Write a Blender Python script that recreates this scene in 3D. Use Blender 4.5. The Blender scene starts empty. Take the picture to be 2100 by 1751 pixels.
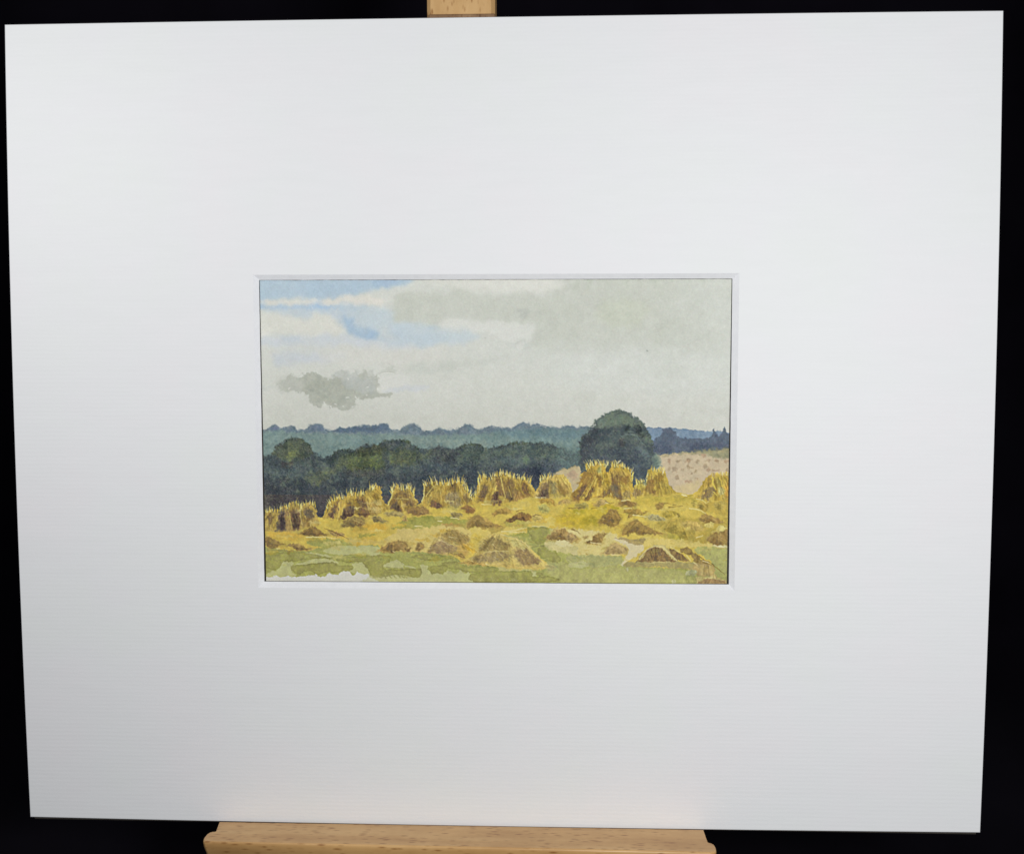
import bpy, bmesh, math
import numpy as np
from mathutils import Matrix, Vector
# ---- PAINTING: the watercolour is computed as a colour field (sRGB 0..255) over the sheet ----
CW, CH = 960, 622
SRC = [(729.5, 786.5), (2052, 783), (2038.5, 1637), (748.5, 1629)]   # sketch-grid corners of the sheet
def homog(src, dst):
    A = []; b = []
    for (x, y), (u, v) in zip(src, dst):
        A.append([x, y, 1, 0, 0, 0, -u*x, -u*y]); b.append(u)
        A.append([0, 0, 0, x, y, 1, -v*x, -v*y]); b.append(v)
    return np.append(np.linalg.solve(np.array(A), np.array(b)), 1).reshape(3, 3)
HM = homog(SRC, [(0, 0), (CW, 0), (CW, CH), (0, CH)])
SK = {'S1': (700, 750, .2142857), 'S2': (1150, 750, .2142857), 'S3': (1600, 750, .2333), 'S4': (700, 1000, .2142857),
      'S5': (1100, 1000, .2619), 'S6': (1600, 1050, .2333), 'B1': (720, 1250, .166667), 'B2': (1020, 1250, .166667),
      'B3': (1320, 1250, .166667), 'B4': (1620, 1250, .1331), 'B5': (1820, 1250, .13305),
      'G1': (700, 1440, .2238), 'G2': (1150, 1440, .2238), 'G3': (1600, 1440, .2333), 'O': (0, 0, 1.36762)}
def P(s):
    """'B1 10,20 30,40 G1 5,6 ...' -> points on the sheet grid"""
    c = None; out = []
    for tok in s.split():
        if tok in SK: c = SK[tok]
        else:
            x, y = map(float, tok.split(','))
            q = HM @ np.array([c[0]+x*c[2], c[1]+y*c[2], 1.0]); out.append((q[0]/q[2], q[1]/q[2]))
    return np.array(out)
rng = np.random.default_rng(7)
def vnoise(w, h, s, r=None):
    r = r or rng
    gw, gh = int(w/s)+3, int(h/s)+3
    g = r.random((gh, gw))
    x = np.arange(w)/s; y = np.arange(h)/s
    xi = x.astype(int); yi = y.astype(int); fx = x-xi; fy = y-yi
    fx = fx*fx*(3-2*fx); fy = (fy*fy*(3-2*fy))[:, None]
    a = g[yi][:, xi]*(1-fx)+g[yi][:, xi+1]*fx; b = g[yi+1][:, xi]*(1-fx)+g[yi+1][:, xi+1]*fx
    return (a*(1-fy)+b*fy)*2-1
def fbm(s, n=4, g=.55, w=CW, h=CH):
    o = np.zeros((h, w)); a = 1; t = 0
    for i in range(n):
        if s < 1: break
        o += a*vnoise(w, h, s); t += a*a; a *= g; s /= 2
    return o/np.sqrt(t)
PAD = 40
NW = {k: (fbm(k, 3), fbm(k, 3)) for k in (5, 10, 22, 50)}
GR = fbm(2.2, 2, .8); GR1 = vnoise(CW, CH, 1.0)*.5+vnoise(CW, CH, 1.6)*.6; CL = fbm(26, 4, .6); CL2 = fbm(60, 4, .6)
ST = fbm(9, 3)
YY, XX = np.mgrid[0:CH, 0:CW].astype(float)
C = np.zeros((CH, CW, 3)); C[:] = (206, 208, 199)
def smooth(p, n=3):
    if len(p) < 4: return p
    q = []
    N = len(p)
    for i in range(N):
        a, b, c, d = p[i-1], p[i], p[(i+1) % N], p[(i+2) % N]
        for k in range(n):
            t = k/n
            q.append(.5*((2*b)+(c-a)*t+(2*a-5*b+4*c-d)*t*t+(3*b-a-3*c+d)*t**3))
    return np.array(q)
def sdf(p, m, warp, ws):
    x0, y0 = np.floor(p.min(0)-m).astype(int); x1, y1 = np.ceil(p.max(0)+m).astype(int)
    x0 = max(0, x0); y0 = max(0, y0); x1 = min(CW, x1); y1 = min(CH, y1)
    if x1 <= x0 or y1 <= y0: return None
    sl = (slice(y0, y1), slice(x0, x1))
    X = XX[sl]+.5; Y = YY[sl]+.5
    if warp: X = X+warp*NW[ws][0][sl]; Y = Y+warp*NW[ws][1][sl]
    d = np.full(X.shape, 1e9); ins = np.zeros(X.shape, bool)
    for i in range(len(p)):
        a = p[i-1]; b = p[i]; e = b-a; L = e@e
        if L < 1e-9: continue
        t = np.clip(((X-a[0])*e[0]+(Y-a[1])*e[1])/L, 0, 1)
        d = np.minimum(d, (X-a[0]-t*e[0])**2+(Y-a[1]-t*e[1])**2)
        c = (a[1] > Y) != (b[1] > Y)
        if abs(e[1]) > 1e-9: ins ^= c & (X < a[0]+(Y-a[1])*e[0]/e[1])
    d = np.sqrt(d); d[ins] *= -1
    return sl, d
def wash(s, col, a=1.0, soft=1.5, w=1.2, ws=5, edge=0.0, gran=0.0, cl=0.0, sm=3):
    """a pool of colour with a rough rim; edge = the darker rim pigment dries to"""
    p = P(s) if isinstance(s, str) else s
    r = sdf(smooth(p, sm) if sm > 1 else p, soft*1.5+w*2+3, w, ws)
    if r is None: return
    sl, d = r
    m = np.clip(.5-d/soft, 0, 1); m = m*m*(3-2*m)*a
    if gran: m = np.clip(m*(1+gran*GR[sl]), 0, 1)
    if cl: m = np.clip(m*(1+cl*CL[sl]), 0, 1)
    c = np.array(col, float)*np.ones(d.shape+(3,))
    if edge: c *= (1-edge*np.exp(-((d+1.2)/1.3)**2))[..., None]
    C[sl] = C[sl]*(1-m[..., None])+c*m[..., None]
def stroke(p, w0, w1, col, a=1.0):
    p = P(p) if isinstance(p, str) else np.array(p)
    m = max(w0, w1)+2
    x0, y0 = np.floor(p.min(0)-m).astype(int); x1, y1 = np.ceil(p.max(0)+m).astype(int)
    x0 = max(0, x0); y0 = max(0, y0); x1 = min(CW, x1); y1 = min(CH, y1)
    if x1 <= x0 or y1 <= y0: return
    X = XX[y0:y1, x0:x1]+.5; Y = YY[y0:y1, x0:x1]+.5
    best = np.zeros(X.shape); n = len(p)-1
    for i in range(n):
        A = p[i]; e = p[i+1]-A; L = e@e+1e-9
        t = np.clip(((X-A[0])*e[0]+(Y-A[1])*e[1])/L, 0, 1)
        dd = np.hypot(X-A[0]-t*e[0], Y-A[1]-t*e[1]); ww = w0+(w1-w0)*(i+t)/n
        best = np.maximum(best, np.clip(ww/2+.5-dd, 0, 1)*np.minimum(1, ww+.25))
    m = (best*a)[..., None]
    C[y0:y1, x0:x1] = C[y0:y1, x0:x1]*(1-m)+np.array(col, float)*m
def jit(c, k): return np.array(c, float)+rng.normal(0, k)+rng.normal(0, k*.35, 3)
def along(p, t):
    L = np.r_[0, np.cumsum(np.hypot(*np.diff(p, axis=0).T))]; t = t*L[-1]
    return np.array([np.interp(t, L, p[:, 0]), np.interp(t, L, p[:, 1])])
def fringe(s, n, ln, cols, lean=0.25, w=1.5):
    """ears of straw standing off a ridge"""
    p = P(s); cx = p[:, 0].mean(); hw = np.ptp(p[:, 0])/2+1
    for i in range(n):
        q = along(p, rng.random()); a = lean*(q[0]-cx)/hw+rng.normal(0, .22)
        l = ln*rng.uniform(.3, 1.15)*(1.5 if rng.random() < .12 else 1)
        tip = q+np.array([np.sin(a)*l, -np.cos(a)*l]); st = q+np.array([-np.sin(a)*l*.7, np.cos(a)*l*.7])
        stroke([st, tip], w, .6, jit(cols[rng.integers(len(cols))], 8), .8)
def straw(s, n, ln, ang, spread, cols, a=.5, w=1.3):
    """straw strokes scattered inside an outline"""
    p = P(s) if isinstance(s, str) else s; lo, hi = p.min(0), p.max(0); k = 0; g = 0
    while k < n and g < n*20:
        g += 1; q = lo+rng.random(2)*(hi-lo); c = False
        for i in range(len(p)):
            A, B = p[i-1], p[i]
            if (A[1] > q[1]) != (B[1] > q[1]) and q[0] < A[0]+(q[1]-A[1])*(B[0]-A[0])/(B[1]-A[1]): c = not c
        if not c: continue
        k += 1; th = math.radians(ang+spread*(q[0]-(lo[0]+hi[0])/2)/((hi[0]-lo[0])/2)+rng.normal(0, 7)); l = ln*rng.uniform(.5, 1.3)
        e = np.array([math.cos(th), math.sin(th)])*l/2
        stroke([q-e, q+e], w*rng.uniform(.6, 1.2), .6, jit(cols[rng.integers(len(cols))], 9), a*rng.uniform(.5, 1))

R1 = rng.normal(0, 1, 4000); R1 = (R1+np.roll(R1, 1)*.6)
def fan(p, amp, pitch, narrow=.55, tint=(.9, 1.0, 1.15)):
    """streaks that spread from the tied top of a sheaf to its foot"""
    p = P(p) if isinstance(p, str) else p; r = sdf(p, 3, 1.0, 5)
    if r is None: return
    sl, d = r; m = np.clip(.5-d/2.5, 0, 1); y0, y1 = p[:, 1].min(), p[:, 1].max(); cx = (p[:, 0].min()+p[:, 0].max())/2
    v = np.clip((YY[sl]-y0)/(y1-y0+1), 0, 1); u = (XX[sl]-cx+NW[22][0][sl]*2)/(narrow+(1-narrow)*v)
    k0 = rng.integers(300, 3500); f = np.interp(u/pitch+k0, np.arange(4000), R1)+.6*np.interp(u/pitch*.37+k0*.5+ST[sl]*.8, np.arange(4000), R1)
    f = np.clip(f*(.6+.5*np.abs(ST[sl])), -2.2, 1.6)*m*amp
    C[sl] *= 1+np.where(f < 0, f, f*.55)[..., None]*np.array(tint)
# ---- sky ----
t = np.clip((YY-150)/150, 0, 1)[..., None]; C[:] = C*(1-t)+np.array((203, 204, 193))*t
wash('S1 120,150 1980,150 1900,262 1650,300 1400,350 1220,385 1100,415 800,420 480,405 120,440', (173, 193, 206), .95, 10, 4, 10, cl=.08)
wash('S1 1640,150 1960,160 1880,235 1780,255 1690,250', (158, 182, 206), .6, 8, 3, 10)
wash('S1 600,180 1500,180 1600,300 900,330', (166, 188, 206), .35, 22, 5, 22)
wash('S1 120,440 800,440 1220,392 1380,375 1700,395 1680,490 1200,498 830,478 120,497', (218, 214, 202), .9, 5, 3, 10)
wash('S1 120,500 480,505 800,485 1000,480 1300,510 1500,540 1800,575 1950,640 2090,740 2300,880 2500,950 2300,1040 2000,1030 1800,965 1450,930 1290,880 1240,790 1180,720 1020,610 880,600 830,680 720,700 580,670 400,590 120,580', (181, 197, 209), .66, 20, 8, 22, cl=.35)
wash('S1 150,505 1150,490 1140,530 900,540 600,545 150,540', (160, 187, 211), .7, 6, 3, 5, cl=.4)
wash('S1 1230,620 1330,640 1430,790 1650,840 1780,950 1500,930 1330,880 1260,780', (152, 180, 204), .7, 14, 7, 10, cl=.4)
wash('S1 1180,480 1520,500 1480,580 1200,560', (170, 194, 213), .5, 14, 4, 10)
wash('S1 1500,560 2100,560 2250,760 1700,820 1450,760', (192, 204, 206), .6, 25, 6, 22)
wash('S1 120,600 400,600 560,668 720,708 850,658 1000,622 1180,770 1290,860 1000,900 900,925 600,905 400,865 120,880', (213, 213, 202), .95, 12, 5, 10, cl=.06)
wash('S1 120,900 700,930 1200,870 1330,920 1800,980 2100,1020 2100,1090 1200,1040 900,1060 120,1010', (198, 205, 211), .7, 14, 5, 22, cl=.3)
wash('S1 400,900 640,930 620,970 430,950', (183, 196, 210), .5, 10, 3, 10)
wash('S1 330,1190 420,1130 620,1100 950,1135 800,1225 420,1295', (190, 198, 209), .6, 22, 5, 10, cl=.3)
wash('S1 700,1140 1300,1130 1300,1210 700,1230', (198, 203, 210), .6, 16, 5, 22)
wash('S1 1150,1100 2100,1020 2500,1090 2500,1300 1500,1280 1100,1230', (210, 209, 200), .6, 20, 6, 22)
wash('S1 1900,380 2150,330 2300,650 2000,720 1880,600', (195, 198, 184), .75, 14, 5, 10)
wash('S2 -60,350 500,285 1100,335 1850,345 1900,140 4700,60 4700,1180 3000,1150 2200,1140 1640,1080 1640,950 1640,770 1500,740 1300,700 1050,690 950,722 830,690 600,680 450,720 320,760 200,720 -120,700 -140,500', (194, 197, 185), .9, 26, 12, 22, cl=.12)
wash('S3 -100,1050 2100,1080 2000,1500 500,1500 -100,1400', (206, 209, 201), .55, 30, 8, 50)
wash('S2 1650,1000 2400,1060 3200,1000 4700,1020 4700,1400 1650,1300', (204, 207, 198), .55, 60, 14, 50, cl=.2)
wash('S3 1300,160 2000,150 2000,900 1700,1000 1500,700', (206, 209, 200), .55, 90, 14, 50)
wash('S3 400,400 850,430 850,700 400,700', (194, 199, 178), .5, 20, 5, 22)
for x, w_, yb in ((240, 60, 260), (700, 50, 230), (970, 70, 220), (1200, 30, 190), (1560, 50, 200), (80, 30, 250)):
    wash('S3 %d,130 %d,130 %d,%d' % (x-w_, x+w_, x, yb+40), (184, 190, 174), .55, 7, 3, 5, sm=1)
wash('S2 60,150 1890,150 1880,330 1500,325 1300,330 1150,300 900,300 600,262 250,205', (213, 213, 203), .85, 9, 4, 10, cl=.1)
wash('S2 330,760 450,718 600,682 830,692 950,722 1050,692 1300,700 1500,742 1640,775 1630,940 1560,1000 1450,1085 1400,1010 1200,960 1100,880 900,832 430,825', (213, 214, 206), .85, 6, 3, 10)
wash('S2 -100,750 200,740 350,820 700,835 900,870 700,980 100,1030 -100,1000', (189, 203, 210), .7, 16, 5, 22, cl=.2)
wash('S2 200,760 330,775 340,810 220,810', (176, 196, 208), .5, 8, 2, 5)
wash('S2 1385,560 1580,558 1545,610 1500,680 1430,630', (180, 184, 175), .7, 5, 3, 5)
wash('S2 1180,960 1400,980 1560,960 1640,1040 1500,1090 1300,1060', (196, 200, 192), .6, 9, 3, 10)
wash('S2 -20,1290 150,1260 400,1240 560,1250 800,1230 1050,1210 1280,1130 1180,1220 800,1290 600,1300 500,1380 150,1400 -20,1380', (192, 196, 186), .5, 16, 5, 10, cl=.5)
stroke('S2 600,1260 700,1270 850,1240 900,1262 1010,1240 1120,1200 1270,1150', 1, .6, (176, 180, 170), .25)
stroke('S2 1415,1002 1470,970 1520,965 1540,940', .9, .7, (130, 132, 124), .6)
wash('S2 1440,1010 1530,985 1520,1040 1460,1090 1430,1060', (216, 216, 208), .7, 3, 1)
for s_, r_, k_ in (('S2 993,917', 1.3, (90, 92, 84)), ('S3 881,1014', 1.9, (52, 58, 44)), ('S3 385,893', .8, (110, 110, 100)), ('S3 12,1366', .9, (110, 125, 120)),
                   ('S3 440,548', .9, (140, 140, 130)), ('S3 1270,690', .8, (140, 140, 130)), ('S5 1920,265', .8, (130, 130, 122)), ('S1 1185,775', .9, (150, 155, 160)),
                   ('S5 1356,412', .8, (140, 142, 132)), ('S2 425,388', .7, (140, 145, 130)), ('S2 1008,1242', .8, (150, 152, 142))):
    q = P(s_)[0]; stroke([q, q+.3], r_, r_, k_, 1)
for s_, r_ in (('S3 430,775 450,800', 1.2), ('S3 15,940 22,950', 2.2), ('S3 660,938 710,985', 1.4), ('S3 1310,1015 1345,1000', 1.4), ('S3 880,825 885,830', 1.3),
               ('S2 1655,1065 1690,1060', 2.4), ('S3 1700,1200 1705,1202', 1.2), ('S6 1690,400 1710,405', 1.4), ('S6 1830,380 1840,395', 1.2), ('S1 800,500 818,540', 1.8),
               ('S1 480,400 500,405', 1), ('S1 220,525 222,527', 1.6)):
    stroke(s_, r_, r_*.7, (224, 225, 216), .85)
def blur(A, n):
    for _ in range(n):
        A = np.pad(A, ((1, 1), (1, 1), (0, 0)), 'edge'); A = (A[:-2]+2*A[1:-1]+A[2:])/4; A = (A[:, :-2]+2*A[:, 1:-1]+A[:, 2:])/4
    return A
def sample(A, X, Y):
    X = np.clip(X, 0, CW-1.01); Y = np.clip(Y, 0, CH-1.01); a = X.astype(int); b = Y.astype(int); fx = X-a; fy = Y-b
    if A.ndim == 3: fx = fx[..., None]; fy = fy[..., None]
    return (A[b, a]*(1-fx)+A[b, a+1]*fx)*(1-fy)+(A[b+1, a]*(1-fx)+A[b+1, a+1]*fx)*fy
sf = sample(C, XX+NW[50][0]*9+NW[22][0]*4, YY+NW[22][1]*2.5)      # wet into wet
C = blur(sf, 26)*.62+sf*.38
C += (fbm(18, 4, .7)*(1.2+1.6*np.clip((XX-520)/200, 0, 1)))[..., None]*np.array((1, 1, 1.1))
# grey cloud
wash('S4 1090,250 1220,180 1290,200 1360,230 1410,180 1430,260 1330,320 1150,300', (190, 194, 186), .8, 4, 3, 5)
wash('S4 1690,240 1760,170 1850,100 1900,150 1920,215 1800,205 1700,225', (192, 195, 184), .7, 5, 3, 5)
wash('S4 385,400 390,350 430,320 480,315 485,285 520,250 560,240 620,275 670,290 730,240 760,215 850,210 905,235 940,265 970,290 1040,295 1130,275 1200,290 1290,310 1400,300 1440,250 1495,235 1500,180 1540,195 1570,260 1660,240 1690,260 1700,330 1710,400 1690,430 1720,470 1800,470 1865,490 1860,520 1740,545 1560,560 1440,560 1400,570 1415,620 1400,660 1330,680 1280,700 1200,695 1100,680 1050,650 990,620 980,660 940,680 870,655 820,610 790,550 750,495 700,470 640,460 540,455 440,460 400,440',
     (175, 178, 165), .88, 4.5, 3.4, 5, edge=.03, cl=.10, gran=.05)
wash('S4 750,320 1000,310 1300,330 1400,420 1350,560 1100,640 900,600 780,480', (165, 169, 155), .55, 14, 5, 10, cl=.3)
wash('S4 380,300 620,260 700,440 380,460', (188, 190, 180), .5, 12, 4, 10, cl=.3)
for x_ in (1230, 1275, 1390, 1510, 1600): wash('S4 %d,300 %d,180 %d,185 %d,310' % (x_-40, x_-10, x_+25, x_+40), (184, 187, 177), .5, 4, 3, 5)
wash('S4 1230,300 1500,290 1650,330 1640,480 1400,470 1250,400', (184, 188, 183), .6, 10, 4, 10)
for s_ in ('S4 1275,545 1315,535', 'S4 1400,530 1420,560', 'S4 1130,625 1155,635', 'S4 1230,655 1240,660', 'S4 1355,665 1385,655', 'S4 1300,290 1305,305', 'S4 1550,412 1570,405',
           'S4 1690,420 1720,460', 'S4 525,425 540,410', 'S4 980,605 1000,640', 'S4 1040,308 1042,312', 'S4 1545,512 1548,514', 'S4 1070,655 1090,690'):
    stroke(s_, 2.6, 1.6, (214, 215, 206), .85)
stroke('S4 1800,215 1860,222 1910,232', 1.6, .8, (220, 220, 210), .8)
stroke('S4 1700,225 1790,205 1890,212 1935,240', .8, .6, (150, 152, 140), .6)
wash('S4 1700,260 1900,240 2100,300 2100,400 1900,430 1740,440 1720,340', (214, 214, 207), .55, 12, 4, 10)
wash('S4 1820,420 2300,380 2300,450 1850,470', (196, 201, 208), .5, 10, 4, 10)
wash('S4 140,380 340,400 330,430 140,450', (196, 200, 194), .5, 8, 3, 10)
C += CL2[..., None]*np.array((1.6, 1.4, 1.8))+CL[..., None]*1.2
# ---- far ridge and hill ----
ridge = ('S4 120,965 160,962 240,960 300,912 350,905 410,950 480,930 540,915 610,950 690,968 740,965 790,912 870,892 960,900 1000,960 1120,970 1190,938 1300,935 1490,910 1650,915 1720,888 1800,890 1860,950 1990,972 '
         'S5 100,790 150,742 230,727 310,762 330,802 450,790 520,772 600,792 710,780 760,747 820,737 890,767 920,792 1000,762 1060,752 1150,767 1280,772 1340,732 1420,714 1490,742 1560,727 1610,752 1700,767 1800,762 1900,742 1960,757 2100,762 '
         'S6 230,650 ')
wash(ridge+'S6 400,700 400,1300 S4 120,1500', (118, 136, 142), .8, 3.4, 1.6, 5, gran=.15, sm=2)
wash(ridge+'S6 400,700 400,900 S5 2000,860 1500,860 1000,850 500,850 0,840 S4 1300,1010 120,1000', (96, 113, 126), .6, 8, 3, 5, cl=.4, gran=.25, sm=2)
hill = 'S4 100,1010 740,1010 1300,1015 2100,1030 S5 300,850 700,835 1200,810 1500,790 2100,790 S6 300,760 150,1120 S4 100,1500'
wash(hill, (120, 142, 136), .9, 9, 3, 10, gran=.06)
wash('S5 0,870 600,880 1000,900 1100,980 600,960 0,930', (136, 152, 142), .6, 12, 4, 10)
wash('S4 150,1010 900,1030 1700,1080 1300,1120 800,1090 300,1140 150,1100', (132, 153, 148), .5, 14, 4, 10)
wash('S5 1200,790 2050,790 2000,900 1600,880 1200,860', (104, 130, 138), .6, 14, 4, 10)
for s_ in ('S4 245,960 300,912 350,903 412,948', 'S4 480,932 545,914 612,952', 'S4 780,950 800,912 870,893 960,903', 'S4 1000,965 1050,992 1120,975', 'S4 1185,940 1300,955 1420,925', 'S4 1440,945 1550,905 1640,918', 'S4 1690,940 1760,886 1830,925',
           'S5 205,770 250,742 320,790', 'S5 730,775 815,738 900,785', 'S5 1000,775 1080,752 1150,768', 'S5 1310,765 1420,713 1500,745', 'S5 1510,745 1580,728 1680,768', 'S5 1860,755 1960,758', 'S4 160,962 240,965'):
    stroke(s_, 1.6, 1.2, (66, 86, 108), .55)
wash('S4 790,950 870,900 950,915 990,960 900,985', (98, 114, 138), .5, 5, 2, 5)
wash('S4 280,950 350,912 400,950 340,970', (100, 110, 140), .5, 4, 1, 5)
wash('S4 1180,960 1500,930 1800,905 1850,960 1700,985 1200,990', (78, 100, 126), .65, 8, 3, 5, cl=.4, gran=.3)
# blue hill on the right
wash('S6 850,640 920,645 1130,652 1180,644 1300,658 1500,675 1600,690 1940,716 1960,960 1000,990 850,800', (120, 142, 162), .95, 2, 1.2, 5, gran=.08)
stroke('S6 920,650 1130,654 1200,650 1330,668 1500,680 1600,692', 1.3, .8, (74, 98, 128), .6)
wash('S6 940,860 1010,790 1090,730 1115,660 1160,650 1210,658 1260,695 1300,765 1400,775 1500,770 1600,772 1680,760 1705,700 1725,668 1745,700 1790,762 1815,705 1850,640 1875,700 1960,790 1960,920 1500,935 1150,965 940,990', (86, 98, 116), .9, 3, 2, 5, gran=.12, cl=.1, sm=2)
wash('S6 1000,860 1900,840 1950,900 1500,930 1150,965 950,980', (72, 80, 100), .45, 10, 3, 10, gran=.3)
stroke('S6 1725,665 1722,700', 1.5, 2.5, (76, 92, 108), .9); stroke('S6 1851,636 1850,700', 1.4, 3, (76, 92, 108), .9)
# ---- forest ----
fo = ('S4 120,1305 200,1300 300,1280 340,1190 400,1150 460,1130 540,1082 640,1070 700,1090 760,1122 820,1200 850,1270 1000,1330 1090,1300 1180,1222 1290,1228 1400,1222 1540,1150 1640,1160 1680,1172 1780,1112 1950,1097 2100,1110 '
      'S5 190,920 260,970 330,1002 420,980 520,967 660,1002 740,970 820,932 950,942 1010,1002 1100,980 1200,952 1350,927 1560,932 1700,942 1850,992 2020,1045 B3 1860,360 1700,400 1500,470 1300,700 1090,900 800,1000 -300,1100 B1 1800,1300 60,1300')
wash(fo, (66, 78, 82), .97, 5, 3, 5, sm=2)
wash('S4 300,1290 340,1195 460,1135 540,1085 640,1073 760,1125 820,1200 845,1290 700,1330 400,1330', (76, 86, 72), .85, 6, 3, 5, gran=.2)
wash('B1 390,160 470,110 560,60 700,50 770,130 780,250 640,265 500,245 400,220', (94, 102, 74), .65, 18, 4, 5, gran=.25)
wash('B1 480,210 560,130 620,90 660,170 580,260', (124, 134, 86), .6, 9, 3, 5, gran=.4)
wash('B1 440,300 600,285 660,330 560,370 430,370', (68, 60, 54), .6, 10, 4, 5)
wash('B1 90,360 400,380 720,400 700,500 400,520 90,560', (84, 100, 102), .5, 16, 5, 10, gran=.3)
wash('B1 90,600 380,560 700,560 1000,700 1300,600 1900,560 2100,640 2100,900 1400,1300 90,1300', (54, 61, 70), .7, 24, 7, 10, gran=.25, cl=.3)
wash('B1 150,700 700,760 640,1000 150,980', (56, 60, 68), .5, 22, 6, 10)
wash('B1 1270,200 1400,90 1520,70 1680,150 1600,220 1400,240 1280,330 1160,300', (48, 62, 60), .7, 8, 4, 5, gran=.3)
wash('B1 1370,230 1450,180 1560,180 1640,250 1580,330 1440,370 1380,400 1340,330', (104, 110, 66), .55, 16, 4, 5, gran=.4)
wash('B1 840,580 900,500 1000,450 1250,400 1400,410 1250,520 1110,630 1020,680 940,640', (86, 95, 64), .55, 18, 6, 5, gran=.4)
wash('B1 1000,640 1090,600 1080,660 1020,690', (116, 122, 74), .5, 6, 3, 5)
wash('B1 1560,170 1700,110 1900,90 2100,60 2150,420 1900,400 1700,420 1560,400', (78, 90, 54), .8, 14, 5, 5, gran=.35)
wash('B1 1500,420 1700,400 2100,420 2100,520 1600,520', (88, 84, 74), .5, 16, 5, 10, gran=.4)
wash('B2 -60,60 200,0 420,20 420,90 200,150 -60,200', (56, 62, 50), .7, 12, 5, 5, gran=.3)
wash('B2 420,110 560,60 700,40 880,80 960,170 1000,210 850,300 750,320 450,290 390,220', (82, 92, 64), .7, 20, 7, 5, gran=.35)
wash('B2 480,200 700,215 780,290 620,330 480,290', (102, 108, 70), .45, 18, 4, 5, gran=.4)
wash('B2 1000,190 1060,130 1140,70 1170,130 1090,200 1030,230', (108, 118, 80), .5, 12, 3, 5, gran=.4)
wash('B2 600,420 700,360 800,330 890,330 870,450 760,500 620,490', (84, 98, 92), .5, 20, 6, 5, gran=.4)
wash('B2 1160,90 1280,30 1400,80 1560,90 1640,180 1560,260 1300,280 1170,260', (56, 60, 66), .55, 20, 6, 5, gran=.2)
wash('B2 1640,110 1750,40 1850,40 1960,80 2060,200 2000,260 1800,270 1660,200', (78, 94, 78), .6, 18, 6, 5, gran=.35)
wash('B2 200,470 500,500 900,460 1300,440 1900,450 2200,420 2200,900 200,1100', (54, 63, 73), .7, 24, 7, 10, gran=.25, cl=.3)
wash('B2 900,340 1700,330 1700,420 1000,440', (66, 80, 92), .5, 16, 5, 10, gran=.4)
wash('B3 -60,60 300,90 700,20 1100,0 1500,60 1560,160 1300,230 900,200 500,220 -60,220', (76, 92, 84), .65, 22, 7, 5, gran=.35)
wash('B3 900,200 980,190 1000,290 940,320', (112, 132, 100), .6, 8, 3, 5, gran=.4)
wash('B3 560,230 820,210 860,300 700,330', (92, 112, 110), .5, 12, 4, 5, gran=.4)
wash('B3 -60,330 500,360 900,360 1200,360 1300,480 1100,760 900,560 500,500 -60,560', (56, 66, 76), .7, 22, 7, 10, gran=.25, cl=.3)
wash('B3 860,400 1180,380 1180,600 1095,745 1020,600 900,480', (44, 50, 68), .7, 10, 3, 5)
wash('B3 1500,60 1640,-20 1860,-20 1850,330 1700,370 1560,400 1440,300 1480,160', (108, 128, 122), .75, 18, 6, 10, gran=.3)
wash('B3 1250,220 1400,260 1560,340 1540,420 1300,480 1200,420', (62, 74, 90), .6, 12, 4, 5, gran=.2)
wash('B3 1640,-60 1860,-40 1850,60 1700,60', (136, 158, 152), .5, 12, 4, 10)
# stipple of the brush over everything dark so far
lum = C.mean(2); k = np.clip((150-lum)/60, 0, 1)*(YY > 225)
C += ((GR1*9+GR*6+CL*3)*k)[..., None]*np.array((1, 1, .9))
n0 = rng.random((CH, CW)); sp = (n0 > .975)*k; C -= (sp*22)[..., None]; sp = (n0 < .02)*k; C += (sp*22)[..., None]
for i in range(700):     # short leaf touches
    x = rng.random()*CW; y = 250+rng.random()*240
    if y < CH and 40 < C[int(y), int(x)].mean() < 105:
        a = rng.random()*3.14; q = np.array([x, y]); e = np.array([math.cos(a), math.sin(a)])*rng.uniform(1, 3)
        stroke([q-e, q+e], 1.2, .8, C[int(y), int(x)]+rng.choice([-20, -14, 16, 22])*np.array((.9, 1, .85)), .6)
for s_ in ('S4 340,1190 460,1130 540,1082 640,1070 760,1122 820,1200', 'S4 1090,1300 1180,1222 1290,1228 1390,1280', 'S4 1680,1172 1780,1112 1950,1097 2090,1112', 'S5 740,970 820,932 950,942 1010,1002', 'S5 100,890 190,920 290,990', 'S5 1100,980 1350,927 1560,932'):
    p_ = P(s_)
    for i in range(44):
        q = along(p_, rng.random())+rng.normal(0, 1.3, 2)+(0, 1.5); stroke([q, q+rng.normal(0, 2, 2)], 2, 1, jit((50, 62, 54), 8), .6)
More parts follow.
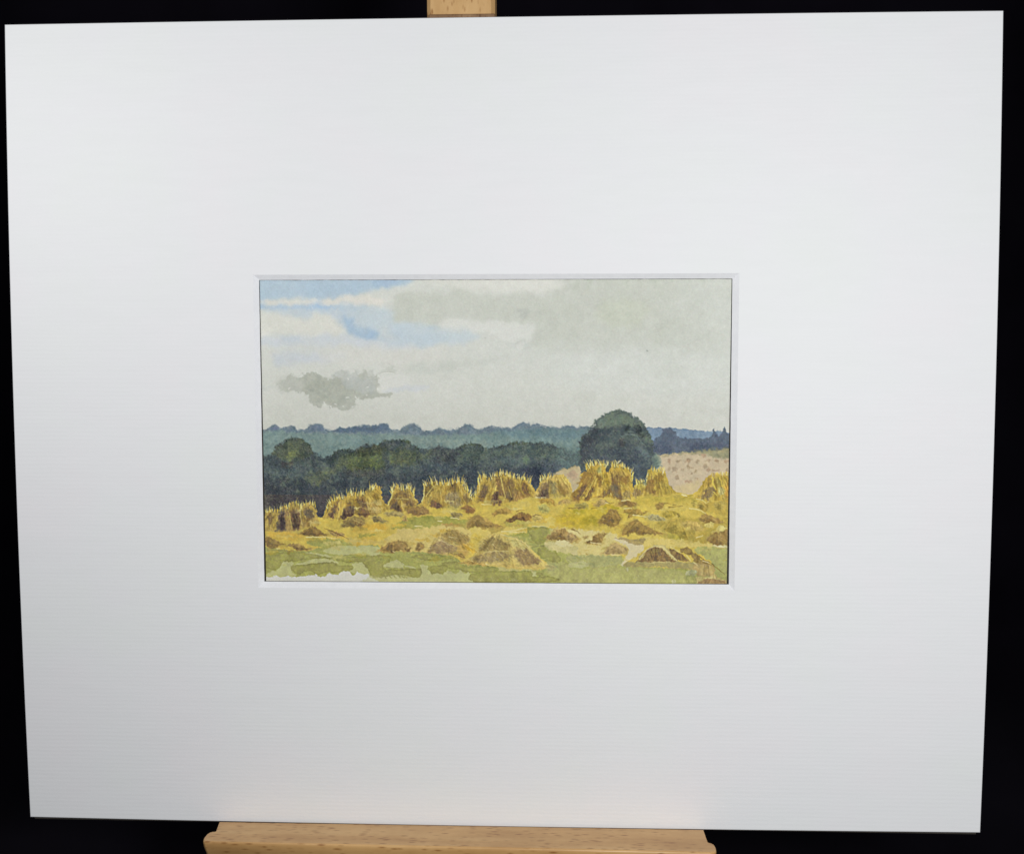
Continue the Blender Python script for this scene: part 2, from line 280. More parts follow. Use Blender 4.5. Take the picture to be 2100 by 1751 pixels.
# ---- pink stubble field ----
wash('B5 140,230 240,200 500,175 1000,140 1400,120 1720,110 1720,640 1400,640 1150,900 900,1080 500,1000 300,700 200,480', (199, 182, 150), 1, 3.5, 1.5, 5, edge=.0)
wash('B5 140,215 500,180 1000,110 1720,60 1720,260 1400,250 1150,190 800,190 500,205', (140, 136, 100), .75, 9, 3, 5, gran=.2)
wash('B5 1150,130 1720,130 1720,240 1300,250', (150, 150, 118), .6, 9, 3, 5)
wash('B5 500,900 900,780 1080,760 1000,980 800,1050 600,1000', (208, 185, 130), .6, 12, 3, 5)
wash('B5 100,200 240,200 260,400 180,500 60,480', (134, 146, 128), .8, 10, 3, 5, gran=.2)
for b_ in ((370, 290, 470, 400), (570, 290, 700, 380), (760, 270, 890, 370), (970, 290, 1090, 380), (1090, 190, 1220, 250), (1200, 290, 1290, 350), (1380, 300, 1480, 380), (1580, 290, 1690, 380),
           (490, 430, 620, 550), (390, 450, 470, 550), (790, 400, 860, 530), (870, 430, 950, 490), (1110, 390, 1220, 490), (1220, 470, 1300, 560), (1310, 500, 1480, 560), (1600, 490, 1690, 570),
           (810, 580, 850, 612), (890, 570, 930, 620), (960, 500, 1030, 600), (530, 620, 640, 730), (750, 710, 900, 800), (980, 690, 1030, 750), (680, 480, 730, 540), (700, 620, 740, 650)):
    x0, y0, x1, y1 = b_; cx, cy = (x0+x1)/2, (y0+y1)/2; n_ = 8
    pts = ' '.join('%.0f,%.0f' % (cx+(x1-x0)/1.8*math.cos(i*6.283/n_)*rng.uniform(.5, 1.1), cy+(y1-y0)/1.8*math.sin(i*6.283/n_)*rng.uniform(.5, 1.1)) for i in range(n_))
    wash('B5 '+pts, jit(rng.choice([(168, 146, 116), (162, 142, 112), (172, 144, 116)]), 3), .7, 4, 2.4, 5, edge=.0, gran=.3, cl=.2)
wash('B3 1380,505 1450,460 1550,402 1700,365 1815,350 1870,430 1960,440 1900,560 1820,740 1740,770 1650,640 1560,500', (194, 176, 132), .9, 4, 2, 5)
wash('B3 1620,500 1730,425 1800,490 1790,560 1740,590 1660,540', (184, 156, 128), .7, 6, 2, 5)
stroke('B3 1400,470 1550,405 1700,365 1800,345', 1.2, 1, (128, 128, 96), .6)
# ---- the big tree ----
wash('S6 150,1180 130,1160 105,1060 130,1000 115,880 150,770 230,680 300,620 310,570 360,530 430,480 520,455 600,440 680,460 740,500 830,550 890,600 920,680 980,790 990,900 1010,980 1045,1060 1050,1120 990,1180 930,1260 880,1330 800,1390 740,1390 700,1200 500,1180 250,1200', (70, 82, 86), 1, 2.2, 2.4, 5, sm=2)
wash('S6 300,620 360,540 430,490 520,462 600,448 740,510 850,585 885,655 720,645 650,605 520,625 430,645 320,650', (110, 124, 106), .85, 10, 4, 5, gran=.3)
wash('S6 120,1000 140,800 240,700 340,655 320,780 250,900 210,1050 150,1150', (56, 60, 68), .65, 14, 5, 5, gran=.3)
wash('S6 200,880 500,900 700,960 700,1150 200,1150', (62, 70, 80), .45, 20, 6, 10, gran=.3)
for s_, c_, a_ in (('650,620 715,620 705,685 650,680', (42, 52, 56), .85), ('780,630 850,640 885,745 820,745', (46, 54, 58), .85), ('570,790 640,780 665,850 600,875', (52, 50, 56), .5), ('250,660 340,640 340,690 270,720', (56, 64, 72), .7),
                   ('400,950 700,900 900,950 950,1100 850,1280 760,1200 600,1080', (66, 76, 88), .5), ('790,880 890,890 950,1000 860,980', (106, 122, 122), .6), ('420,760 560,730 620,780 500,860', (84, 98, 96), .5),
                   ('640,740 760,725 840,770 780,820 680,800', (96, 112, 102), .6), ('330,560 420,540 420,620 340,640', (120, 136, 126), .5), ('560,500 720,520 720,590 580,580', (120, 134, 112), .5), ('860,700 900,690 950,800 900,820', (84, 104, 92), .6),
                   ('360,1000 480,980 520,1060 400,1080', (74, 84, 96), .5), ('740,1060 860,1100 820,1200', (70, 84, 104), .5)):
    wash('S6 '+s_, c_, a_, 7, 4, 5, gran=.35)
for s_ in ('S6 620,745 680,728 760,728 820,760', 'S6 690,690 760,700', 'S6 820,770 870,840', 'S6 860,820 910,880', 'S6 600,730 640,770'): stroke(s_, 1.3, 1, (138, 152, 142), .6)
tr = 'S6 120,1100 120,880 240,690 310,580 430,485 600,448 740,505 880,610 980,800 1000,980 900,1200 500,1100'
straw(tr, 420, 4, 0, 180, [(48, 54, 62), (50, 60, 58), (102, 116, 108), (90, 104, 108), (44, 50, 56), (110, 122, 112)], .55, 1.5)
for i in range(150):
    q = along(P('S6 105,1060 125,900 150,770 230,680 310,570 430,482 600,442 740,502 830,552 890,602 930,700 985,800 1000,900'), rng.random())+rng.normal(0, 1.3, 2)
    stroke([q, q+rng.normal(0, 1.6, 2)], 1.7, 1, jit((74, 90, 84), 9), .8)
wash('S6 985,990 1050,1000 1070,1120 1000,1130', (124, 142, 128), .7, 8, 3, 5, gran=.3)
# ---- ground ----
Yc = (208, 181, 86); Gc = (167, 169, 94)
wash('B1 60,1200 1030,1200 1180,1200 B2 440,1020 940,1000 B3 -40,900 1090,850 1700,850 B4 1200,1020 B5 400,860 460,880 540,965 700,1015 800,1045 930,1035 1050,940 1300,800 1740,800 G3 2000,950 G1 100,950', Yc, 1, 2, 1.5, 5, sm=1)
for s_, c_, a_, so in (
    ('G1 250,230 640,230 640,330 300,310', (208, 164, 70), .6, 12), ('G1 1380,130 1700,130 1700,220 1300,240', (212, 160, 58), .55, 14), ('G1 840,60 1160,60 1160,140 900,130', (212, 184, 84), .6, 8),
    ('G1 1040,300 1600,300 1560,390 1200,370', (206, 166, 70), .5, 14), ('B4 -200,1280 960,1250 900,1600 -200,1750', (198, 172, 50), .6, 16), ('B4 560,1290 720,1255 960,1330 860,1375 640,1345', (160, 146, 40), .6, 6),
    ('B4 40,1570 300,1490 440,1560 440,1650 100,1660', (160, 144, 44), .55, 8), ('B4 -60,1330 200,1330 180,1400 -60,1420', (168, 154, 50), .5, 8), ('B4 1180,1100 1700,1060 1700,1250 1300,1260', (190, 166, 70), .6, 12),
    ('B5 100,1050 900,1060 1000,1160 600,1200 100,1160', (186, 164, 70), .6, 12), ('B3 -20,980 700,960 900,1000 700,1060 200,1060', (196, 168, 76), .5, 10), ('B3 1500,1200 2050,1200 1900,1300 1500,1290', (186, 160, 44), .4, 12),
    ('G3 1050,100 1920,60 1920,420 1500,400 1180,330', (178, 154, 72), .75, 8), ('G3 1150,250 1400,240 1480,330 1300,350', (180, 168, 66), .5, 8), ('G2 1480,60 2100,40 2100,150 1500,150', (204, 172, 56), .5, 12),
    ('B5 1200,1160 1720,1150 1720,1450 1300,1440', (180, 152, 70), .6, 8), ('B2 300,1250 900,1100 1500,1040 2000,1020 2000,1180 1200,1200 900,1190 500,1280', (210, 182, 80), .5, 14),
    ('G2 60,120 600,140 780,220 700,420 300,520 -40,500 -200,420 -300,330 -100,200', (212, 188, 116), .85, 6), ('G1 1840,230 2090,180 2090,330 1900,320', (206, 182, 112), .7, 10)):
    wash(s_, c_, a_, so, 3, 10, gran=.05, cl=.15)
# greens
main = ('G1 120,465 400,452 720,472 900,432 1100,415 1550,400 1640,440 1650,480 2090,482 G2 300,506 560,532 650,602 960,648 1330,690 1720,692 1740,655 1700,595 1520,432 1400,332 1180,272 1480,242 1480,170 1760,180 1795,232 1730,330 1850,352 1900,402 2100,402 '
        'G3 0,385 60,385 105,425 60,468 0,482 60,500 200,500 440,505 620,518 640,600 700,640 1100,650 1480,680 1700,760 1900,850 1950,950 G1 100,950')
wash(main, Gc, .95, 1.6, 1.6, 5, edge=.06, cl=.05)
wash('G3 1490,430 1560,400 1700,405 1900,400 1940,740 1860,740 1700,590 1560,500', (168, 174, 104), .9, 3, 2, 5)
for s_, c_, a_ in (('G1 1880,110 2090,55 2300,40 2600,50 2840,95 2860,175 2700,180 2530,130 2350,160 2090,190 1800,190 1850,160', (160, 158, 78), .85), ('G1 720,345 900,320 1150,330 1310,382 1200,410 880,425 760,390', (158, 160, 88), .8),
                   ('G1 1370,268 1480,250 1600,275 1500,295 1400,305', (162, 156, 76), .8), ('G2 1180,100 1500,90 1480,180 1300,190', (178, 168, 88), .7), ('G2 1200,230 1500,240 1470,290 1300,270', (160, 162, 78), .7), ('B2 850,1200 1300,1190 1780,1255 1500,1240 900,1230', (146, 146, 64), .5)):
    wash(s_, c_, a_, 4, 3, 5, gran=.08, cl=.15)
pale = (190, 192, 132)
for s_ in ('G1 930,465 1080,412 1400,400 1630,425 1620,522 1400,520 1180,524 1000,492', 'G1 370,705 420,605 480,600 560,612 530,680 560,740 600,772 420,790 220,790 230,760 330,712', 'G1 560,640 700,605 800,570 1060,580 1120,622 900,622 700,640', 'G1 720,490 880,500 1060,545 900,545 740,515',
           'G1 1300,640 1410,610 1500,692 1530,800 1400,770 1250,720 1310,690', 'G1 1690,655 1800,590 1910,598 1945,682 1800,675 1700,672', 'G1 1960,650 2090,668 2090,690 1970,676',
           'G2 130,640 230,652 240,690 290,762 350,742 420,768 490,710 590,758 640,712 700,752 750,730 765,790 800,845 700,960 -700,960 -560,810 -470,770 -420,800 -300,760 -150,770 -100,800 0,800 40,790 130,790 152,700',
           'G2 860,842 920,770 942,845', 'G2 985,832 1030,798 1072,830', 'G2 1230,842 1310,806 1405,842', 'G2 1110,835 1190,830', 'G2 1540,720 1590,740 1590,780 1540,775', 'G2 1010,715 1035,690 1050,718', 'G2 2010,500 2100,460 2100,530', 'G3 0,600 160,570 230,640 0,645'):
    p_ = P(s_)
    if len(p_) > 2: wash(p_, pale, .8, 1.3, 1.2, 5, sm=2)
wash('G2 1110,665 1330,692 1530,700 1560,735 1120,722', (194, 184, 118), .8, 4, 2, 5)
wash('G2 1740,600 1900,610 2060,640 G3 0,660 600,650 1400,690 1480,760 1450,860 0,860 G2 1900,860 1880,800 1740,770', (172, 179, 106), .65, 8, 3, 10, cl=.2)
wash('G3 0,500 600,515 620,600 400,640 200,630 180,570 0,600', (154, 168, 106), .7, 6, 2, 5)
for s_ in ('G1 520,680 570,655 700,640 1080,605 1100,640 1300,650 1300,700 1150,740 1060,745 1000,725 900,760 850,760 800,735 740,720 680,745 640,765 580,740', 'G1 1080,560 1640,525 1780,540 1760,610 1680,660 1720,700 1960,690 2090,700 2090,790 1960,780 1850,760 1700,790 1560,800 1480,680 1400,605 1250,620',
           'G1 220,500 700,490 960,545 1060,570 780,568 600,600 440,598 370,700 220,690', 'G2 20,540 200,510 420,520 560,560 400,590 150,580', 'G2 400,620 600,600 700,650 960,660 1100,670 1110,720 760,740 640,710 560,700 470,680', 'G2 230,670 460,640 480,700 420,765 350,740 290,762 250,720',
           'G2 750,775 850,742 1100,722 1530,722 1545,782 1700,782 1872,812 1850,850 1400,862 820,862', 'G2 1595,735 1660,740 1660,775 1600,775', 'G2 0,692 150,692 140,790 30,795', 'G2 1640,400 1760,420 1900,560 1860,620 1740,590 1600,500', 'G2 1490,180 1750,185 1780,240 1730,330 1600,400 1500,250'):
    wash(s_, (149, 156, 78), .7, 1.4, 1.0, 5, edge=.12, cl=.12, sm=2)
stroke('G1 530,655 700,640 1070,608', 1.2, 1, (112, 124, 64), .6); stroke('G1 1190,522 1440,528 1620,524', 1.2, 1, (112, 126, 64), .6); stroke('G2 700,640 960,652 1000,660', 1.3, 1, (120, 104, 60), .7)
stroke('G1 230,462 440,465 560,478 740,470', 1.4, 1, (150, 124, 74), .6); stroke('G1 1720,672 1900,682 2090,700', 1.1, .8, (122, 136, 70), .6); stroke('G2 1120,722 1300,724 1520,720', 1.1, 1, (128, 128, 70), .6)
stroke('G2 1500,430 1600,410 1700,400 1780,395', 1.6, 1, (112, 130, 70), .5); stroke('G2 1530,440 1620,520 1690,580', 2, 1, (120, 140, 84), .6)
for i in range(60):
    q = P('G3 %f,%f' % (rng.uniform(-900, 1400), rng.uniform(560, 850)))[0]; stroke([q, q+np.array([rng.normal(0, 1), rng.uniform(1, 4)])], 1.6, .7, jit(rng.choice([(190, 196, 136), (148, 160, 90), (178, 184, 120)]), 5), .55)
wash('G1 100,806 215,800 300,790 400,785 430,795 500,782 600,795 640,778 700,790 850,758 870,785 960,775 1010,740 1060,762 1120,765 1240,712 1290,760 1330,770 1370,735 1430,770 1490,760 1540,800 1600,830 1660,872 1600,950 100,950', (213, 211, 197), 1, 1.5, 2, 5, sm=2)
wash('G2 -480,780 -380,790 -250,775 -100,790 0,790 700,860 700,960 -600,960', (188, 193, 134), .45, 5, 3, 5)
for x in (-380, -320, -250, -190, -130, -90, -60): stroke('G2 %d,770 %d,800 %d,805' % (x, x+16, x+34), 3, 2, (148, 160, 86), .8)
wash('G3 1690,590 1760,625 1960,770 1960,870 1860,820 1770,765 1720,715 1725,640', (166, 168, 98), .95, 2, 1.5, 5)
# ---- stooks ----
YS = [(214, 182, 78), (226, 202, 110), (190, 156, 62), (220, 196, 98)]; YF = [(228, 208, 124), (216, 188, 84), (236, 222, 156), (200, 170, 76)]
DK = [(96, 70, 50), (120, 92, 56), (140, 110, 60), (84, 64, 52)]
def stook(out, top, n, ln, darks, base=(188, 157, 76), ang=90, spread=-18, nf=60, ns=90):
    wash(out, base, 1, 1.8, 1.6, 5, gran=.05, sm=2)
    straw(out, ns, 9, ang, spread, YS, .6, 1.6)
    for d_ in darks:
        s_, c_ = d_[0], d_[1]; wash(s_, c_, (d_[2] if len(d_) > 2 else .88)*.85, 5, 3, 5, gran=.3, cl=.2, sm=2)
        p_ = P(s_); q_ = p_.mean(0); wash(q_+(p_-q_)*1.25, np.array(c_)*1.1+10, .3, 7, 3, 5, gran=.3)
        straw(q_+(p_-q_)*1.15, 26, 8, ang, spread, [np.array(c_)*.75, np.array(c_)*1.25, np.array(c_)*.9], .6, 1.3)
    p_ = P(out); q_ = p_.mean(0); fan(q_+(p_-q_)*(.97, .9)+(0, np.ptp(p_[:, 1])*.04), .06, 2.0, .38); fan(q_+(p_-q_)*(.9, .72)+(0, np.ptp(p_[:, 1])*.1), .10, 6.5, .38)
    straw(q_+(p_-q_)*(.86, .7)+(0, np.ptp(p_[:, 1])*.1), int(ns*1.1), 9, ang, spread, [(96, 74, 50), (122, 96, 56), (140, 112, 62), (110, 88, 66)], .42, 1.3)
    straw(out, int(ns*.8), 8, ang, spread, YF+DK[:3]+[(168, 136, 66)], .45, 1.1)
    tp = P(top)
    for i in range(nf):      # gaps between the ears where the wood shows through
        q = along(tp, rng.random()); yy_, xx_ = int(np.clip(q[1]-9, 0, CH-1)), int(np.clip(q[0], 0, CW-1)); g = (q[0]-tp[:, 0].mean())/(np.ptp(tp[:, 0])/2+1)*2
        stroke([q-(g, 3), q+(-g+rng.normal(0, .8), rng.uniform(2, 9))], 2.0, .5, C[yy_, xx_], .8)
    fringe(top, int(nf*1.15), ln, YF)
BR = (98, 74, 58)
stook('B1 60,1120 180,1095 240,1090 320,1065 400,1090 430,1015 500,1010 550,1045 570,965 640,945 740,980 760,1040 800,975 880,962 950,955 1000,1000 1020,1100 1035,1250 1065,1335 900,1370 650,1430 60,1430', 'B1 100,1120 180,1095 320,1065 400,1090 430,1015 500,1010 550,1045 570,965 640,945 740,985 760,1040 800,975 950,955 1000,1000 1015,1080', 60, 7,
      [('B1 185,1190 250,1150 290,1200 240,1310 200,1260', (120, 98, 66)), ('B1 340,1390 370,1250 420,1130 490,1100 500,1250 495,1350 480,1400 350,1425', (96, 86, 74)), ('B1 390,1380 410,1230 460,1140 485,1250 470,1390', (66, 54, 56)), ('B1 575,1130 640,1088 735,1108 755,1300 700,1398 615,1400 600,1260', (112, 88, 68)), ('B1 620,1180 700,1180 700,1390 630,1390', (92, 74, 62), .6),
       ('B1 825,1110 880,1050 945,1110 965,1240 880,1255 840,1200', (98, 84, 66)), ('B1 760,1200 850,1230 960,1260 900,1350 790,1350', (136, 110, 66), .7), ('B1 490,1120 570,1150 600,1400 500,1400', (160, 130, 84), .7)], base=(184, 155, 82), spread=-8)
stroke('B1 735,1080 752,1200 775,1330', 2, 1.4, (214, 190, 118), .8); stroke('B1 560,1140 590,1300 605,1400', 2.4, 1.4, (206, 180, 104), .7)
stook('B1 1110,1220 1120,1190 1170,1085 1200,1000 1280,905 1370,875 1500,852 1570,785 1690,795 1740,832 1800,785 1900,742 2000,702 B2 100,705 160,692 250,682 312,692 320,860 350,940 450,1060 250,1160 40,1195 B1 1840,1195 1680,1160 1440,1250 1290,1215 1160,1230',
      'B1 1180,1060 1280,905 1370,875 1500,852 1570,785 1690,795 1740,832 1800,785 1900,742 2000,702 B2 100,705 160,692 250,682 312,692', 80, 8,
      [('B1 1225,1175 1290,1050 1360,950 1425,895 1390,1020 1345,1150 1280,1205', (92, 70, 56)), ('B1 1425,1235 1500,1060 1570,950 1640,1040 1665,1145 1560,1185 1470,1240', (92, 72, 60)), ('B1 1705,885 1800,870 1850,960 1905,1100 1880,1195 1740,1175 1775,1050 1720,960', (118, 90, 60)),
       ('B2 130,960 200,955 275,1050 250,1150 140,1140 90,1080', (160, 132, 74), .8), ('B2 -10,880 30,920 70,1090 40,1190 -60,1190 -40,1000', (112, 84, 58)), ('B1 1480,1130 1640,1080 1650,1150 1500,1200', (84, 58, 50), .7)], spread=-26, nf=80, ns=130)
for x in range(1940, 2110, 26): stroke('B1 %d,1130 %d,1040' % (x, x+42), .9, .9, (226, 206, 140), .7)
stroke('B1 1400,960 1410,1080 1380,1180', 2, 1.4, (216, 188, 100), .8); stroke('B1 1470,1060 1440,1180', 2, 1.4, (210, 184, 100), .7)
stook('B2 405,1015 470,900 492,760 520,665 600,692 700,705 770,682 850,740 870,860 935,965 880,1020 850,1085 750,1100 640,1135 500,1085', 'B2 470,800 520,665 600,692 700,705 770,682 850,740 866,800', 40, 8,
      [('B2 540,870 590,780 700,770 810,860 870,960 850,1060 720,1085 680,980 620,880 560,980', (138, 110, 66), .8), ('B2 475,1060 540,970 595,950 645,1060 660,1122 590,1110', (100, 78, 64)), ('B2 450,980 540,830 580,800 560,900 480,1000', (122, 96, 54), .8), ('B2 730,980 800,960 840,1050 740,1078', (120, 92, 58), .7)], spread=-20, nf=46, ns=70)
stroke('B2 425,1000 480,880 510,720 525,655', 2, 1.2, (232, 212, 130), .85); stroke('B2 845,760 865,860 900,930', 1.8, 1.2, (232, 212, 130), .7); stroke('B2 660,960 680,1090', 2.4, 1.4, (206, 176, 92), .7)
stook('B2 930,1000 990,945 1030,860 1018,640 1090,612 1240,602 1320,622 1430,622 1500,622 1530,560 1600,590 1690,602 1722,680 1790,762 1830,860 1885,935 1920,1000 1700,1010 1450,1050 1300,1060 1100,1040', 'B2 1018,650 1090,612 1240,602 1320,622 1430,622 1500,622 1530,560 1600,590 1690,602 1722,680 1790,762 1830,850', 60, 9,
      [('B2 1035,720 1100,640 1235,628 1200,720 1120,800 1060,860', (112, 92, 50)), ('B2 1135,1005 1200,895 1265,940 1335,1010 1300,1045 1180,1025', (94, 66, 52)), ('B2 1370,870 1450,800 1550,780 1620,850 1655,950 1570,1035 1480,1010 1420,930', (146, 130, 92), .85), ('B2 1450,690 1540,640 1575,620 1555,760 1500,785', (102, 80, 44)),
       ('B2 1690,850 1740,815 1810,940 1750,995', (136, 114, 72), .8), ('B2 1180,880 1260,780 1400,800 1380,900 1300,940', (182, 150, 74), .7)], spread=-24, nf=66, ns=120)
stroke('B2 990,940 1030,860 1030,740 1022,640', 2.2, 1.3, (234, 214, 134), .9); stroke('B2 1065,860 1110,790 1180,700 1230,660', 1.6, 1.2, (228, 204, 116), .8)
wash('B2 1840,930 1880,860 1940,760 1960,700 2040,800 2100,900 2050,1000 1900,1010', (204, 174, 80), 1, 2, 2, 5); fringe('B2 1830,870 1870,880 1920,760 1950,680', 16, 9, YF)
stook('B3 90,945 110,900 135,700 150,545 230,502 340,540 380,492 450,482 560,442 640,482 740,512 810,522 870,542 940,522 1010,580 1022,660 1092,752 1070,870 900,900 700,950 540,985 380,975', 'B3 140,640 150,545 230,502 340,540 380,492 450,482 560,442 640,482 740,512 810,522 870,542 940,522 1010,580 1022,660', 60, 8,
      [('B3 140,925 200,740 250,690 312,730 282,830 235,885', (104, 82, 58)), ('B3 350,935 400,820 455,760 425,600 500,565 545,700 565,850 480,870 545,975 400,965', (108, 80, 54)), ('B3 370,930 420,830 480,800 470,870 530,970 400,960', (84, 58, 46), .8), ('B3 530,560 620,620 700,560 735,700 785,850 720,920 640,912 580,840 560,700', (118, 94, 58)),
       ('B3 590,800 660,780 720,880 690,925 630,900', (88, 70, 52), .7), ('B3 865,665 930,660 992,800 1012,855 950,830 890,760', (126, 92, 58)), ('B3 350,600 380,575 440,580 430,660 390,700', (176, 150, 84), .8), ('B3 750,780 860,800 950,880 780,900', (160, 124, 76), .7)], spread=-22, nf=70, ns=130)
stroke('B3 520,540 545,680 600,880', 2, 1.2, (226, 200, 110), .85); stroke('B3 640,690 700,870', 1.6, 1.2, (220, 194, 104), .7); stroke('B3 150,560 165,700 150,800', 1.8, 1.2, (232, 212, 134), .8); stroke('B3 780,500 800,480', 1.6, 1, (232, 216, 150), .9)
stook('B3 1060,870 1085,790 1180,665 1190,535 1300,512 1420,502 1560,492 1660,600 1730,760 1690,860 1300,890', 'B3 1185,600 1190,535 1300,512 1420,502', 20, 6,
      [('B3 1150,855 1200,700 1270,640 1355,640 1305,780 1275,865', (122, 102, 72)), ('B3 1090,855 1190,850 1235,770 1275,865 1200,870', (76, 58, 46)), ('B3 1370,610 1440,680 1460,800 1400,840 1380,700', (134, 124, 80), .85), ('B3 1480,690 1600,640 1655,720 1600,850 1480,830', (168, 136, 76), .75),
       ('B3 1560,500 1660,600 1700,700 1640,680 1560,580', (212, 182, 96), .8), ('B3 1270,720 1300,700 1310,830 1285,860', (96, 78, 56), .7)], base=(194, 166, 90), spread=-22, nf=18, ns=50)
stook('B3 1690,860 1800,720 1900,545 B4 60,640 110,560 190,572 185,450 240,385 410,362 520,382 620,382 650,392 700,402 760,392 900,402 1010,432 1080,482 1160,512 1168,640 1162,780 1200,900 1215,1060 1000,1160 900,1175 780,1120 640,1100 400,1110 170,1150 0,1180 B3 1760,935',
      'B4 185,470 240,385 410,362 520,382 620,382 700,402 760,392 900,402 1010,432 1080,482 1160,512 1168,640 1162,740', 60, 8,
      [('B3 1700,860 1800,760 1900,640 B4 20,800 120,660 180,560 330,570 370,600 330,700 250,850 150,1000 60,1135 0,1150', (132, 100, 52)), ('B3 1740,880 1850,800 B4 40,960 150,860 205,830 170,950 80,1080 0,1160', (92, 64, 44)), ('B4 165,1115 250,960 310,890 362,900 300,1020 240,1135', (108, 78, 44)),
       ('B4 405,640 470,640 545,690 520,800 470,885 440,780', (124, 94, 46)), ('B4 400,1095 500,1040 640,950 700,850 720,700 800,635 880,620 970,690 890,780 885,900 935,1080 955,1165 870,1155 780,1080 710,985 620,1060 500,1105', (122, 94, 58)), ('B4 690,870 800,850 865,950 865,1090 760,1020', (112, 100, 76), .7),
       ('B4 880,650 1000,690 1060,640 1095,720 1040,815 960,780', (144, 108, 56), .8), ('B4 700,570 840,555 940,540 985,610 860,625', (182, 150, 78), .7), ('B4 970,1000 1100,980 1110,1120 960,1135', (156, 134, 86), .6), ('B4 430,500 500,480 515,575 450,565', (164, 160, 96), .7), ('B4 560,560 640,640 660,800 560,820 540,700', (200, 172, 66), .6)],
      base=(196, 163, 72), spread=-26, nf=80, ns=150)
wash('B4 612,548 635,440 690,368 705,400 698,480 640,556', (66, 72, 68), .9, 2, 1.5, 5); stroke('B4 610,470 640,380 665,362', 1.6, 1, (234, 218, 150), .9); stroke('B4 850,380 880,345 912,320', 2, 1.4, (228, 220, 180), .9)
stroke('B4 180,1080 280,880 390,650', 2.2, 1.4, (206, 178, 92), .85); stroke('B4 60,1110 160,960 260,800', 2, 1.2, (196, 164, 82), .7); stroke('B4 705,1000 720,1060', 2, 1, (214, 190, 110), .8); stroke('B4 520,800 560,700', 2, 1.2, (226, 200, 104), .7)
stroke('B4 310,380 312,560', 1.4, 1, (110, 84, 44), .6)
stook('B4 1170,1080 1200,900 1250,735 1330,745 1400,735 1465,770 1462,620 1500,520 1560,472 1640,512 B5 90,442 170,522 240,502 290,482 350,562 395,720 460,880 560,1000 300,1080 B4 1400,1060', 'B4 1235,760 1330,745 1400,735 1465,700 1500,520 1560,472 1640,512 B5 170,522 240,502 290,482 340,560', 40, 6,
      [('B4 1405,965 1480,820 1520,715 1612,720 1602,850 1645,1015 1540,995', (146, 112, 62)), ('B5 115,680 200,615 285,600 305,740 220,800 245,935 190,900 150,760', (146, 116, 56)), ('B4 1175,1055 1200,940 1320,905 1335,1010 1240,1065', (152, 128, 86), .8), ('B4 1255,765 1385,780 1365,900 1265,900', (216, 196, 92), .8), ('B4 1370,740 1450,760 1440,840 1380,820', (150, 158, 120), .6)],
      base=(198, 170, 78), spread=-18, nf=36, ns=60)
stook('B5 940,1070 1080,900 1150,735 1280,642 1400,602 1550,590 1720,600 1720,1200 1260,1170 1000,1150', 'B5 1290,640 1400,602 1550,590 1690,605', 20, 4,
      [('B5 1095,1125 1150,990 1240,900 1345,888 1375,960 1305,1060 1260,1155 1200,1105', (120, 102, 70)), ('B5 1160,745 1335,640 1325,780 1260,850 1140,870', (178, 146, 66), .8), ('B5 1395,745 1470,685 1535,830 1555,960 1480,965 1420,850', (160, 138, 70), .8), ('B5 1455,900 1560,900 1565,1000 1480,1015', (172, 166, 102), .7), ('B5 1640,800 1720,700 1720,1150 1620,1100', (198, 148, 62), .6), ('B5 1230,700 1310,760 1280,840 1240,860', (148, 122, 60), .7)],
      base=(196, 166, 76), spread=-16, nf=14, ns=60)
stroke('B5 1335,680 1350,800 1400,930', 3, 2, (224, 200, 86), .8); stroke('B5 1470,650 1510,740 1560,870', 2, 1.4, (222, 196, 80), .7); stroke('B5 1350,980 1440,1060', 2, 1, (222, 200, 90), .8)
stroke('B5 470,860 500,930 560,985 640,1005', 1.4, 1, (136, 116, 54), .6); stroke('B5 930,1050 830,1070 740,1105', 1.4, 1, (136, 116, 54), .6); stroke('B5 700,1040 760,1050 800,1070', 3, 2, (226, 212, 160), .8)
stroke('B5 1000,1125 1120,1150 1200,1215 1260,1190', 2.4, 1.6, (222, 206, 130), .7)
